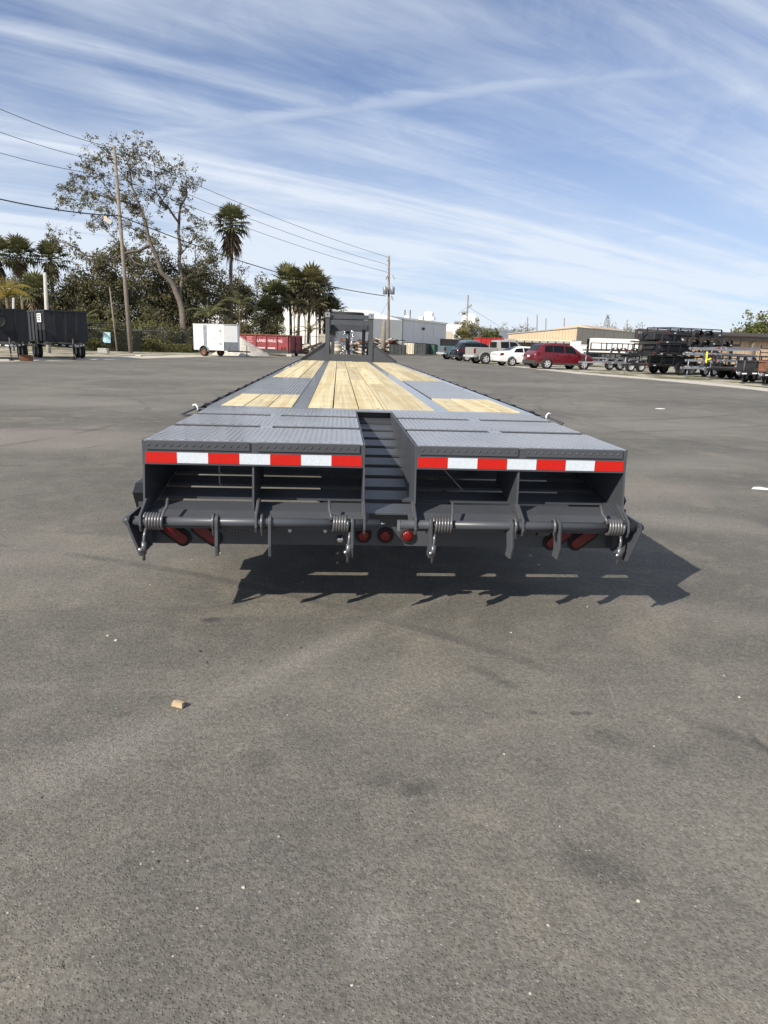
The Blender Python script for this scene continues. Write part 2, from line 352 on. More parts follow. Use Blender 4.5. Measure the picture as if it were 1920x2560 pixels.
    for (cx, cy, r, w, k, colr) in ARCS:
        mp_ = N(nt, 'ShaderNodeVectorMath', operation='DISTANCE'); mp_.inputs[1].default_value = (cx, cy, 0); L(V, mp_.inputs[0])
        q = N(nt, 'ShaderNodeMath', operation='SUBTRACT'); L(mp_.outputs['Value'], q.inputs[0]); q.inputs[1].default_value = r
        q2_ = N(nt, 'ShaderNodeMath', operation='ABSOLUTE'); L(q.outputs[0], q2_.inputs[0])
        c = mixc(mul(mul(rng(q2_.outputs[0], w, w*.3, 0, 1), rng(mid, .42, .6, 0, 1)), k), c, colr)
    # aggregate
    ag = N(nt, 'ShaderNodeTexVoronoi'); ag.inputs['Scale'].default_value = 120; L(V, ag.inputs['Vector'])
    sp = N(nt, 'ShaderNodeSeparateColor'); L(ag.outputs['Color'], sp.inputs[0])
    tone = rng(sp.outputs[0], 0, 1, .76, 1.24, False)
    tone2 = rng(fine, .3, .72, .84, 1.16, False)
    white = rng(sp.outputs[1], .972, .99, 0, 1)
    k = mul(tone, tone2)
    sc = N(nt, 'ShaderNodeVectorMath', operation='SCALE'); L(c, sc.inputs[0]); L(k, sc.inputs['Scale'])
    inner = rng(ag.outputs['Distance'], .45, .25, 0, 1)
    c2 = mixc(mul(mul(white, inner), .55), sc.outputs[0], (.42, .4, .35, 1))
    # hairline cracks
    cv = N(nt, 'ShaderNodeTexVoronoi', feature='DISTANCE_TO_EDGE'); cv.inputs['Scale'].default_value = .13
    wv = N(nt, 'ShaderNodeVectorMath', operation='MULTIPLY_ADD'); nn = N(nt, 'ShaderNodeTexNoise'); nn.inputs['Scale'].default_value = 1.5; nn.inputs['Detail'].default_value = 6; L(V, nn.inputs['Vector'])
    L(nn.outputs['Color'], wv.inputs[0]); wv.inputs[1].default_value = (.5, .5, 0); L(V, wv.inputs[2]); L(wv.outputs[0], cv.inputs['Vector'])
    crack = mul(rng(cv.outputs['Distance'], .0016, .0004, 0, 1), rng(big, .5, .6, 0, 1))
    c3 = mixc(mul(crack, .7), c2, (.035, .034, .033, 1))
    # loose chips and open pits in the binder
    pv = N(nt, 'ShaderNodeTexVoronoi'); pv.inputs['Scale'].default_value = 52; wv2 = N(nt, 'ShaderNodeVectorMath', operation='MULTIPLY_ADD'); n9 = N(nt, 'ShaderNodeTexNoise'); n9.inputs['Scale'].default_value = 70; n9.inputs['Detail'].default_value = 3; L(V, n9.inputs['Vector']); L(n9.outputs['Color'], wv2.inputs[0]); wv2.inputs[1].default_value = (.03, .03, 0); L(V, wv2.inputs[2]); L(wv2.outputs[0], pv.inputs['Vector']); ps = N(nt, 'ShaderNodeSeparateColor'); L(pv.outputs['Color'], ps.inputs[0])
    core = rng(pv.outputs['Distance'], .34, .2, 0, 1)
    c3 = mixc(mul(mul(mul(rng(ps.outputs[0], .9, .96, 0, 1), rng(patch, .42, .6, 0, 1)), core), .5), c3, (.05, .048, .045, 1))
    c3 = mixc(mul(mul(rng(ps.outputs[1], .9, .97, 0, 1), core), .35), c3, (.27, .255, .22, 1))
    tn = N(nt, 'ShaderNodeVectorMath', operation='MULTIPLY'); tn.inputs[1].default_value = (1.0, 1.01, 1.06); L(c3, tn.inputs[0]); c3 = tn.outputs[0]
    L(c3, b.inputs['Base Color']); b.inputs['Roughness'].default_value = .82; b.inputs['Specular IOR Level'].default_value = .35
    hh = N(nt, 'ShaderNodeMath', operation='ADD'); L(mul(fine, 1.0), hh.inputs[0]); L(mul(sp.outputs[2], inner), hh.inputs[1])
    h2 = N(nt, 'ShaderNodeMath', operation='ADD'); L(hh.outputs[0], h2.inputs[0]); L(mul(grain, .5), h2.inputs[1])
    bp = N(nt, 'ShaderNodeBump'); bp.inputs['Strength'].default_value = .62; bp.inputs['Distance'].default_value = .006; L(h2.outputs[0], bp.inputs['Height']); L(bp.outputs[0], b.inputs['Normal'])
    return m
MAT['asphalt'] = asphalt_mat()

def dirt_mat():
    m, nt, b, L = base_mat('sandy_dirt_and_grass')
    tc = N(nt, 'ShaderNodeTexCoord'); V = tc.outputs['Object']
    def nz(sc, d=6): 
        n = N(nt, 'ShaderNodeTexNoise'); n.inputs['Scale'].default_value = sc; n.inputs['Detail'].default_value = d; n.inputs['Roughness'].default_value = .65; L(V, n.inputs['Vector']); return n.outputs[0]
    def ramp(x, pts):
        r = N(nt, 'ShaderNodeValToRGB'); L(x, r.inputs[0]); e = r.color_ramp.elements
        while len(e) < len(pts): e.new(.5)
        for q, (p, c) in zip(e, pts): q.position = p; q.color = c+(1,)
        return r.outputs[0]
    c1 = ramp(nz(.9, 8), [(.3, (.2, .165, .12)), (.5, (.36, .32, .26)), (.7, (.5, .45, .38))])
    g = ramp(nz(3.5, 8), [(.3, (.05, .055, .02)), (.6, (.13, .13, .05)), (.8, (.2, .17, .09))])
    r = N(nt, 'ShaderNodeMapRange', interpolation_type='SMOOTHSTEP'); L(nz(.35, 8), r.inputs[0]); r.inputs[1].default_value = .47; r.inputs[2].default_value = .56
    mx = N(nt, 'ShaderNodeMix', data_type='RGBA'); L(r.outputs[0], mx.inputs[0]); L(c1, mx.inputs[6]); L(g, mx.inputs[7]); L(mx.outputs[2], b.inputs['Base Color'])
    b.inputs['Roughness'].default_value = .95
    bp = N(nt, 'ShaderNodeBump'); bp.inputs['Strength'].default_value = .6; bp.inputs['Distance'].default_value = .03; L(nz(14, 6), bp.inputs['Height']); L(bp.outputs[0], b.inputs['Normal'])
    return m
MAT['dirt'] = dirt_mat()
MAT['gravel'] = mat('pale_crushed_gravel', (.46, .42, .36), .95, var=.3, scale=5, bump=.9, bscale=30)

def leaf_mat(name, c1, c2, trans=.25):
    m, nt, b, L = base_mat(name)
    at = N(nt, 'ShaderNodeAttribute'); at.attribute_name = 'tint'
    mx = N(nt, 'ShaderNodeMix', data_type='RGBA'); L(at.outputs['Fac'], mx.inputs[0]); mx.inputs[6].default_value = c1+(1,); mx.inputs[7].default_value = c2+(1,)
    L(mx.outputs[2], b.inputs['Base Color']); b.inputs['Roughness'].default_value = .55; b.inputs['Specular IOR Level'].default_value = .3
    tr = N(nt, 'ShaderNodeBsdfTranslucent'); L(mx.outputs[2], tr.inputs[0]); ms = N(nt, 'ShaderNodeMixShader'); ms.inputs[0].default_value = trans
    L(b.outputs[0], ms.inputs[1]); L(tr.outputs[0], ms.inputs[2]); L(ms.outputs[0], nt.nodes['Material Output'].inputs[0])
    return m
MAT['leaf_oak'] = leaf_mat('oak_leaves', (.05, .049, .024), (.185, .17, .085))
MAT['leaf_dark'] = leaf_mat('dark_thicket_leaves', (.042, .043, .02), (.17, .155, .07))
MAT['leaf_green'] = leaf_mat('green_shrub_leaves', (.06, .065, .02), (.2, .19, .07))
MAT['leaf_pine'] = leaf_mat('mid_green_leaves', (.045, .06, .016), (.15, .16, .05))
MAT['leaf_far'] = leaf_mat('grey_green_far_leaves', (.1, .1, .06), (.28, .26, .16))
MAT['palm'] = leaf_mat('palm_fronds', (.04, .05, .02), (.2, .2, .085), .15)
MAT['palm_olive'] = leaf_mat('olive_palm_fronds', (.06, .06, .026), (.27, .235, .105), .15)
MAT['palm_yellow'] = leaf_mat('yellow_palm_fronds', (.14, .12, .02), (.38, .28, .05), .2)
MAT['palm_dead'] = leaf_mat('dead_palm_skirt', (.07, .05, .03), (.2, .15, .09), .1)

# ------------------------------------------------------------------ ground
def sheet(name, poly, z, m, jitter=.0, step=2.0, seed=1):
    pts = []
    for i in range(len(poly)):
        a = Vector(poly[i]); b = Vector(poly[(i+1) % len(poly)]); n = max(1, int((b-a).length/step))
        for k in range(n):
            p = a.lerp(b, k/n); w = Vector((noise.noise((p.x*.6, p.y*.6, seed)), noise.noise((p.x*.6, p.y*.6, seed+9)))) + .6*Vector((noise.noise((p.x*2.1, p.y*2.1, seed)), noise.noise((p.x*2.1, p.y*2.1, seed+5))))
            pts.append(p + w*jitter)
    mb = MB(); mb.add([(p.x, p.y, z) for p in pts], [tuple(range(len(pts)))]); o = mb.build(name, m); return o
tag(sheet('ground', [(-900, -120), (900, -120), (900, 1800), (-900, 1800)], 0-.012, MAT['dirt'], step=5000), kind='structure')
LOT = [(-60, -60), (-60, 16), (-30, 25), (-15.95, 31.2), (-13.5, 37.7), (-10.6, 48.7), (-7.6, 56.5), (-2, 65.7), (4.3, 79), (6.4, 93), (14, 93), (11.6, 74), (10.9, 66), (12.0, 53), (13.6, 38.2), (16.1, 30.4), (16.9, 24.1), (21, 15), (60, -5), (60, -60)]
tag(sheet('asphalt_lot', LOT, 0, MAT['asphalt'], .3, 1.0), kind='structure')
tag(sheet('gravel_verge_left', [(-60, 17), (-30, 26), (-16.4, 32), (-13.9, 38), (-11, 49), (-8, 57), (-2.4, 66.2), (-3.5, 67.5), (-9, 60), (-12.5, 53), (-15.2, 43), (-18, 36.5), (-31, 31), (-60, 23)], -.006, MAT['gravel'], .3, 1.0, 4), kind='structure')
tag(sheet('gravel_verge_right', [(11.9, 53), (13.5, 38.2), (16, 30.4), (16.8, 24.1), (21, 15), (24, 16.5), (18.6, 26), (17.6, 31.5), (15.2, 39), (13.0, 53)], -.006, MAT['gravel'], .35, 1.0, 7), kind='structure')

# ------------------------------------------------------------------ the gooseneck flatbed trailer (origin: ground below the rear edge)
DZ = .92
PT, ST = MAT['paint'], MAT['skylit_steel']
T = thing('flatbed_trailer', 'long grey gooseneck flatbed trailer with pine plank deck and folded rear ramps', 'trailer')
YD, YE = 1.80, 15.0                        # deck start and deck end
def lug_field(mb, x0, x1, y0, y1, z, pitch=.034, seed=0):
    rnd = random.Random(seed); j = 0; y = y0+pitch*.4
    while y < y1-pitch*.3:
        i = 0; x = x0+pitch*.4
        while x < x1-pitch*.3:
            a = R(45) if (i+j) % 2 else R(-45); ca, sa = math.cos(a), math.sin(a); l, w, h = .0135, .0045, .0028
            vs = [(-l, 0, 0), (0, -w, 0), (l, 0, 0), (0, w, 0), (-l*.5, 0, h), (l*.5, 0, h)]
            mb.add([(x+p*ca-q*sa, y+p*sa+q*ca, z+r) for p, q, r in vs], [(0, 1, 5, 4), (1, 2, 5), (2, 3, 4, 5), (3, 0, 4)])
            x += pitch*.8; i += 1
        y += pitch*.72; j += 1
# two main beams, I section
for s in (-1, 1):
    c = s*.552 if s < 0 else .540
    prof = [(-.053, DZ-.003), (.053, DZ-.003), (.053, DZ-.017), (.006, DZ-.02), (.006, DZ-.36), (.053, DZ-.363), (.053, DZ-.377), (-.053, DZ-.377), (-.053, DZ-.363), (-.006, DZ-.36), (-.006, DZ-.02), (-.053, DZ-.017)]
    MB().prism([(c+p, q) for p, q in prof], 'y', YD+.13, YE+.05).build('main_beam', ST, T)
    MB().prism([(s*1.225, DZ+.001), (s*1.155, DZ+.001), (s*1.155, DZ-.01), (s*1.215, DZ-.012), (s*1.215, DZ-.112), (s*1.16, DZ-.114), (s*1.16, DZ-.124), (s*1.225, DZ-.124)], 'y', YD+.13, YE+.02).build('side_rail', ST, T)
    MB().box(s*1.287-.005, s*1.287+.005, YD+.02, YE, DZ-.085, DZ-.008).build('rub_rail', MAT['black'], T)
    pk = None; y = YD+.25
    while y < YE:
        if pk is None:
            pk = MB().box(-.029, .029, -.045, .045, -.115, .004).box(-.019, .019, -.035, .035, .004, .006).build('stake_pocket', MAT['black'], T, loc=(s*1.2545, y, DZ)); first = pk
        else: copy_part(first, T, (s*1.2545, y, DZ))
        y += .61
# cross members under the boards
cm = None; y = YD+.45
while y < YE:
    if cm is None: cm = MB().box(-1.15, 1.15, -.02, .02, -.125, -.045).build('cross_member', PT, T, loc=(0, y, DZ))
    else: copy_part(cm, T, (0, y, DZ))
    y += .41
# rear header of the deck
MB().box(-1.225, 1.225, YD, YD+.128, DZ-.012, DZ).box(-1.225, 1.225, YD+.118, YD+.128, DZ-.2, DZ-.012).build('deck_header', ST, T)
# boards
rb = random.Random(5)
WY0 = YD+.131
def board(x0, x1, y0, y1):
    dz = rb.uniform(-.003, .003)
    MB().box(-(x1-x0)/2, (x1-x0)/2, 0, y1-y0, -.04, 0).build('board', MAT['wood'], T, bevel=.003, loc=((x0+x1)/2, y0, DZ+.003+dz))
nb = 5; xs = [-.497+.982*i/nb for i in range(nb+1)]
for i in range(nb):
    cuts = [WY0] + [WY0 + 4.9*k - (1.5 if i % 2 else 0) - .4*(i % 3) for k in (1, 2)] + [YE-.02]
    for a, b in zip(cuts[:-1], cuts[1:]): board(xs[i]+.005, xs[i+1]-.005, a+.002, b-.002)
for s in (-1, 1):
    xi, xo = (.607, 1.153)
    for i in range(3):
        a, b = xi+(xo-xi)*i/3+.005, xi+(xo-xi)*(i+1)/3-.005
        if s < 0: a, b = -b, -a
        for y0, y1 in ((WY0, 3.16), (6.24, 10.6-.5*i), (10.604-.5*i, YE-.02)): board(a, b, y0+.002, y1-.002)
    x0, x1 = sorted((s*.607, s*1.153))
    MB().box(x0, x1, 3.164, 6.236, DZ-.008, DZ+.004).build('wheel_cover_plate', ST, T, bevel=.002)
    lm = MB(); lug_field(lm, x0, x1, 3.17, 6.23, DZ+.004, .042, 3); tag(lm.build('tread_lugs', MAT['skylit_lug'], T), kind='stuff')
# ---- wheels below the deck: two axles, dual tyres
def wheel_mesh(mb_t, mb_r, c, ax, r, w):
    mb_t.lathe([(r*.62, -w/2), (r*.93, -w/2), (r, -w*.36), (r, w*.36), (r*.93, w/2), (r*.62, w/2), (r*.6, 0), (r*.62, -w/2)], c, ax, 24)
    mb_r.lathe([(0.001, -w*.1), (r*.2, -w*.1), (r*.24, -w*.3), (r*.5, -w*.18), (r*.62, -w*.45), (r*.64, w*.45), (r*.5, w*.1), (.001, w*.05)], c, ax, 20)
for yy in (4.2, 5.15):
    MB().tube([(-1.1, yy, .42), (1.1, yy, .42)], .06, 10).build('axle', MAT['black'], T)
    for xx in (-1.02, -.74, .74, 1.02):
        a, b = MB(), MB(); wheel_mesh(a, b, (xx, yy, .405), (1, 0, 0), .4, .23)
        wo = a.build('wheel', MAT['rubber'], T); b.build('rim', MAT['white'], wo)
# ---- sloping dovetail: slats from the bumper up to the deck
def zs(y): return .58 + .1596*(y-.08)
for s in (-1, 1):
    MB().prism([(-.0, .40), (.09, .37), (1.93, .60), (1.93, .78), (1.93, zs(1.93)+.002), (-.0, zs(0)+.002)], 'x', *sorted((s*1.194, s*1.2225))).build('dovetail_side', PT, T)
    MB().prism([(.09, .40), (1.93, .62), (1.93, zs(1.93)-.03), (.09, zs(.09)-.03)], 'x', s*.35-.005, s*.35+.005).build('dovetail_stringer', PT, T)
ys = [.145+.192*i for i in range(9)]
for y in ys:
    y0, y1 = y+.047, y+.192-.012
    MB().prism([(y0, zs(y0)), (y1, zs(y1)), (y1, zs(y1)-.008), (y0+.006, zs(y0)-.008), (y0+.006, zs(y0)-.013), (y0, zs(y0)-.013)], 'x', -1.19, 1.19).build('dovetail_slat', PT, T)
MB().prism([(-.0, zs(0)), (.132, zs(.132)), (.132, zs(.132)-.008), (0, zs(0)-.008)], 'x', -1.19, 1.19).build('dovetail_slat', PT, T)
MB().box(-1.19, 1.19, 1.885, 1.91, .60, .905).build('dovetail_back_plate', PT, T)
for k in range(6):                        # tape on the member below the deck edge, seen through the ramps
    x0 = -1.0+.155*k
    for sg in (0, 1):
        MB().box(-.076, .076, -.003, 0, -.026, .026).build('reflective_tape', MAT['tape_w' if (k+sg) % 2 else 'tape_r'], T, loc=(x0+(1.22 if sg else 0), 1.884, .79))
# ---- bumper
MB().box(-1.222, 1.222, .08, .092, .37, zs(.08)-.012).build('bumper', PT, T, bevel=.003)
MB().box(-1.222, 1.222, .092, .25, .37, .38).build('bumper_flange', PT, T)
for s in (-1, 1):
    x0, x1 = sorted((s*.10, s*1.205))
    MB().prism([(.0, .571), (-.095, .520), (-.095, .510), (.0, .561)], 'x', x0, x1).box(x0, x1, -.095, -.088, .500, .509).build('hinge_apron', PT, T)
    # oval tail lamps, leaning
    for xc in ((-1.095, -.935) if s < 0 else (.925, 1.06)):
        M = Matrix.Translation((xc, .079, .432)) @ Matrix.Rotation(R(-38*s), 4, 'Y')
        def stad(l, w): return [(l*sg+w*math.cos(t), w*math.sin(t)) for sg, t0 in ((1, -90), (-1, 90)) for t in [R(t0+18*i) for i in range(11)]]
        lamp = MB().prism(stad(.052, .041), 'y', -.012, .0, M).build('tail_lamp', MAT['rubber'], T)
        MB().prism(stad(.050, .028), 'y', -.024, -.0125, M).build('lens', MAT['redlens'], lamp, bevel=.006)
for xc in (-.121, -.005, .113):
    lamp = MB().lathe([(.043, 0), (.043, .008), (.036, .016), (.030, .012), (.001, .012)], (xc, .079, .43), (0, -1, 0), 28).build('marker_lamp', MAT['rubber'], T)
    MB().lathe([(.030, .010), (.027, .018), (.014, .022), (.001, .023)], (xc, .079, .43), (0, -1, 0), 24).build('lens', MAT['redlens'], lamp)
MB().lathe([(.021, 0), (.020, .012), (.013, .021), (.001, .024)], (-.243, .079, .407), (0, -1, 0), 20).build('chrome_cap', MAT['bright'], T)
for xc in (-.505, -.322):
    MB().prism([(-.009, .012), (.009, .012), (.009, -.005), (0, -.013), (-.009, -.005)], 'y', .066, .079, Matrix.Translation((xc, 0, .452))).build('wire_clip', MAT['alloy'], T)
# ---- folded ramps
def ramp(x0, x1, inner):
    lf = MB()
    # end channel across the rear
    lf.prism([(-.000, .919), (.055, .919), (.055, .911), (.008, .908), (.008, .806), (.03, .804), (.03, .798), (0, .798)], 'x', x0, x1)
    rampo = lf.build('ramp', PT, T, bevel=.0015)
    for x in (x0, x1-.009):
        MB().prism([(.008, .912), (1.79, .912), (1.79, zs(1.79)+.004), (.05, zs(.05)+.004), (-.03, zs(-.03)+.012), (.001, .80)], 'x', x+.0005, x+.0095).build('side_plate', PT, rampo)
    xm = (x0+x1)/2-.01
    MB().prism([(.009, .797), (.35, .80), (.42, .90), (.5, .90), (.48, zs(.48)+.01), (.05, zs(.05)+.004), (-.008, zs(0)+.01)], 'x', xm-.005, xm+.005).build('middle_rib', PT, rampo)
    edges = (.0, .60, 1.255, 1.785)
    for i in range(3):
        y0, y1 = edges[i], edges[i+1]; tp = MB(); lp = MB()
        g = .0 if i == 0 else .105
        tp.box(x0+.012, x1-.012, y0+g+(.0 if i else -.002), y1-.004, DZ-.006, DZ+.001)
        # turned-down lips at the rear edge, one each side of a notch
        yl = y0+g-(.008 if i == 0 else 0)
        for a, b in ((x0+.022, xm-.014), (xm+.024, x1-.028)):
            lp.prism([(yl, DZ-.005), (yl+.010, DZ+.0006), (yl+.010, DZ-.006), (yl+.006, DZ-.008), (yl+.006, DZ-.045), (yl, DZ-.045)], 'x', a, b)
        if i: tp.box(xm-.03, xm+.04, y0-.004, y0+g, DZ-.006, DZ).box(x0+.014, x1-.014, y0-.012, y0+.08, DZ-.056, DZ-.05)  # wide lower strip is added to block sunlight through the gap
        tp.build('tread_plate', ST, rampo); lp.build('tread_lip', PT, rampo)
    lm = MB(); ll = MB()
    for i in range(3):
        y0, y1 = edges[i]+(.12 if i else .012), edges[i+1]-.006
        lug_field(lm, x0+.015, x1-.015, y0, y1, DZ+.0008, .034, i)
        yl = edges[i]+(.105 if i else -.008); k = 0; x = x0+.035
        while x < x1-.045:
            if abs(x-xm-.005) > .03:
                ll.add([(x-.008, yl, DZ-.034), (x+.006, yl, DZ-.03), (x+.012, yl, DZ-.014), (x, yl, DZ-.02), (x-.001, yl-.0035, DZ-.026), (x+.004, yl-.0035, DZ-.02)], [(0, 1, 5, 4), (1, 2, 5), (2, 3, 4, 5), (3, 0, 4)])
            x += .036
    tag(lm.build('tread_lugs', MAT['skylit_lug'], rampo), kind='stuff'); tag(ll.build('lip_lugs', MAT['paint'], rampo), kind='stuff')
    tw = .1522; xa = (x0+.018) if inner > 0 else (x1-.018-7*tw+.0)
    xa = x0 + ((x1-x0)-7*tw)/2
    for k in range(7):
        MB().box(-tw/2+.0006, tw/2-.0006, -.0025, -.0005, -.0265, .0265).build('reflective_tape', MAT['tape_w' if k % 2 else 'tape_r'], rampo, loc=(xa+tw*(k+.5), 0, .834))
    return rampo
ramp(-1.222, -.125, 1); ramp(.127, 1.222, -1)
# ---- hinge pipes, springs, hooks
YH, ZH = -.12, .541
def coil(x0, x1, n, r=.037, w=.0075, y=YH, z=ZH, leg=0, tail=0):
    pth = []; m = 14*n
    for i in range(m+1):
        t = 2*math.pi*i/14; pth.append((x0+(x1-x0)*i/m, y-r*math.cos(t+.6), z+r*math.sin(t+.6)))
    if leg > 0: pth += [(x1+.006, y+.0, z+r+.012), (x1+.012, y+.025, z+.06), (x1+.014, y+.055, z+.1)]
    if leg < 0: pth = [(x0-.014, y+.055, z+.1), (x0-.012, y+.025, z+.06), (x0-.006, y, z+r+.012)] + pth
    return MB().tube(pth, w, 8).build('hinge_spring', MAT['spring'], T)
for a, b in ((-1.245, -.047), (.052, 1.245)):
    MB().tube([(a, YH, ZH), (b, YH, ZH)], .0225, 20).build('hinge_pipe', PT, T)
coil(-1.188, -1.105, 6, leg=1); coil(-.287, -.207, 6, leg=-1); coil(.218, .305, 6, leg=1); coil(1.098, 1.183, 6, leg=-1)
for a, b in ((-.81, -.73), (-.70, -.62), (.67, .75), (.77, .83)): coil(a, b, 6, .03, .0065, -.035, .505)
def ringpoly(r, r2, foot):
    out = [(YH+r*math.cos(t), ZH+r*math.sin(t)) for t in [R(-60+i*24) for i in range(11)]]
    return out + foot
FOOT = [(-.158, .50), (-.165, .43), (-.152, .374), (-.108, .385), (-.118, .43), (-.108, .50)]
def hook(x, w=.014, tilt=0, fo=FOOT):
    M = Matrix.Translation((x, YH, ZH)) @ Matrix.Rotation(R(tilt), 4, 'Z') @ Matrix.Translation((-x, -YH, -ZH))
    h = MB().prism(ringpoly(.037, 0, fo), 'x', x-w/2, x+w/2, M).build('ramp_hook', PT, T, bevel=.003)
    return h
def ring(x): MB().tube([(x, YH+.036*math.cos(R(a)), ZH+.036*math.sin(R(a))) for a in range(-70, 235, 15)] + [(x+.004, YH-.03, ZH-.06)], .007, 8).build('spring_loop', MAT['spring'], T)
hook(-.845, .016); ring(-.862)
hook(-.588, .015); ring(-.628)
hook(-.185, .014)
hook(.2, .015, 8); hook(.603, .014, 22); ring(.63); hook(.845, .014, 22); ring(.828)
def lockpin(x, y=YH-.035):
    MB().tube([(x+.006, y+.03, .52), (x, y, .47), (x-.004, y, .42), (x-.006, y, .352)], .0075, 10).tube([(x-.001, y, .445), (x-.005, y, .385)], .0135, 12).build('lock_pin', MAT['spring'], T)
    MB().lathe([(.011, 0), (.011, .008), (.006, .014), (.001, .016)], (x-.018, y-.008, .408), (0, -1, 0), 8).build('lock_bolt', MAT['bright'], T)
lockpin(-1.19); lockpin(-.2); lockpin(.222); lockpin(1.172)
# lugs of the ramps on the pipe
def ramplug(x, w=.012, top=.63, lean=0):
    poly = [(YH-.033, ZH-.02), (YH-.02, ZH-.05), (YH+.02, ZH-.05), (YH+.05, ZH-.01), (.04, .60), (.04, top), (-.02, top), (YH-.025, ZH+.035)]
    MB().prism(poly, 'x', x-w/2, x+w/2).build('hinge_lug', PT, T, bevel=.003)
for x in (-1.208, -.655, -.126, .128, .668, 1.208):
    ramplug(x)
    wb = MB()
    for k in range(9): q = k/8; wb.lathe([(.001, -.004), (.004, -.002), (.005, .001), (.001, .004)], (x-.008, YH+.02+q*.10, ZH+.035+q*.045), (-1, 0, 0), 6)
    wb.build('weld_bead', MAT['spring'], T)
for s in (-1, 1):
    # outer cheek plates closing the hinge
    M = Matrix.Identity(4)
    MB().prism([(s*1.262, .575), (s*1.274, .545), (s*1.264, .505), (s*1.217, .372), (s*1.205, .372), (s*1.252, .505), (s*1.262, .545), (s*1.252, .575)], 'y', -.155, .06).box(min(s*1.2, s*1.26), max(s*1.2, s*1.26), .03, .036, .50, .60).prism([(s*1.2, .5), (s*1.252, .5), (s*1.206, .374), (s*1.2, .374)], 'y', .03, .036).build('hinge_cheek', MAT['paint'], T)
    MB().lathe([(.026, -.006), (.026, .010), (.014, .012), (.014, .022), (.001, .022)], (s*1.272, YH, ZH), (s, 0, 0), 6).build('pipe_bolt', MAT['paint'], T)
    # side step bracket in front of the hinge
    MB().prism([(.25, .60), (.32, .64), (.60, .64), (.55, .46), (.34, .46)], 'x', s*1.222, s*1.35).build('step_bracket', MAT['black'], T)
    # hand loop at the deck corner
    MB().tube([(s*1.23, 1.62, .905), (s*1.265, 1.6, .925), (s*1.335, 1.44, .897), (s*1.325, 1.425, .892), (s*1.225, 1.43, .892)], .0075, 8).build('hand_loop', PT, T)
    MB().tube([(s*1.272, 1.585, .935), (s*1.28, 1.575, .95), (s*1.262, 1.565, .955), (s*1.25, 1.57, .94), (s*1.245, 1.56, .915)], .006, 8).build('cable_tie', MAT['white'], T)
    MB().box(s*1.24-.03, s*1.24+.03, 1.66, 1.74, .89, .916).build('corner_bracket', PT, T)
# grease nipple, pipe nut
MB().lathe([(.006, 0), (.006, .01), (.003, .014), (.003, .02)], (-.046, YH-.01, ZH+.004), (1, 0, 0), 8).build('grease_nipple', MAT['bright'], T)
MB().box(.036, .051, YH-.02, YH+.012, ZH-.028, ZH+.02).build('pipe_nut', MAT['bright'], T)

# ---- gooseneck
for s in (-1, 1):
    x0, x1 = sorted((s*.497, s*.603))
    up = MB().box(x0, x1, YE-.03, YE+.10, .60, 1.99).build('neck_upright', PT, T, bevel=.004)
    MB().box(x0-.012, x1+.012, YE-.06, YE+.16, 1.992, 2.115).build('cap', ST, up, bevel=.004)
    MB().lathe([(.014, 0), (.014, .004)], ((x0+x1)/2, YE-.061, 2.06), (0, -1, 0), 12).build('bolt_hole', MAT['black'], up)
    MB().prism([(s*.603, .925), (s*1.235, .925), (s*1.235, .95), (s*.64, 1.345), (s*.603, 1.365)], 'y', YE+.0, YE+.012).build('neck_gusset', PT, T)
    MB().prism([(s*1.24, .93), (s*1.24, .955), (s*.64, 1.37), (s*.603, 1.38), (s*.603, 1.355), (s*.64, 1.345)], 'y', YE-.05, YE+.25).build('gusset_flange', PT, T)
    MB().bar((s*.55, YE+.1, 1.88), (s*.55, YE+2.6, 1.83), .11, .24).build('neck_beam', PT, T)
    MB().bar((s*.55, YE+.1, 1.75), (s*.50, YE+.9, .95), .08, .10).build('neck_brace', PT, T)
    # landing legs
    MB().box(s*.42-.045, s*.42+.045, YE+1.5, YE+1.6, .25, 1.75).box(s*.42-.14, s*.42+.14, YE+1.42, YE+1.70, .0, .03).box(s*.42-.045, s*.42+.045, YE+1.515, YE+1.605, .03, .25).build('landing_leg', PT, T)
MB().box(-.497, .497, YE-.03, YE, .90, 1.098).build('neck_lower_plate', PT, T)
MB().box(-.497, .497, YE+.0, YE+.10, 1.815, 1.945).build('neck_crossbar', PT, T, bevel=.004)
MB().box(-.497, .497, YE+.02, YE+.12, 1.965, 2.072).build('neck_crossbar', PT, T, bevel=.004)
MB().box(-.55, .55, YE+2.5, YE+2.72, 1.7, 1.96).build('neck_head', PT, T)
MB().tube([(0, YE+2.62, 1.72), (0, YE+2.62, 1.05)], .062, 16).tube([(0, YE+2.62, 1.18), (0, YE+2.62, .86)], .08, 16).build('coupler', PT, T)
a, b = MB(), MB(); wheel_mesh(a, b, (-.02, YE+.75, 2.055), (0, 0, 1), .42, .2); sp = a.build('spare_wheel', MAT['rubber'], T); b.build('rim', MAT['black'], sp)
for xx in (-.12, .12):                     # safety chains
    ch = MB(); z = 1.68; k = 0
    while z > 1.0:
        M = Matrix.Translation((xx+.01*math.sin(z*9), YE+2.4, z)) @ Matrix.Rotation(R(90*(k % 2)), 4, 'Z')
        ch.tube([M @ Vector((.022*math.cos(t), 0, .036*math.sin(t))) for t in [R(q) for q in range(0, 360, 45)]], .009, 6, closed=True); z -= .05; k += 1
    ch.build('safety_chain', MAT['bright'], T)
MB().tube([(-.06, YE+1.6, .6), (-.2, YE+1.6, .75), (-.2, YE+1.6, 1.1), (-.08, YE+1.6, 1.15)], .02, 8).build('jack_crank', MAT['galv'], T)

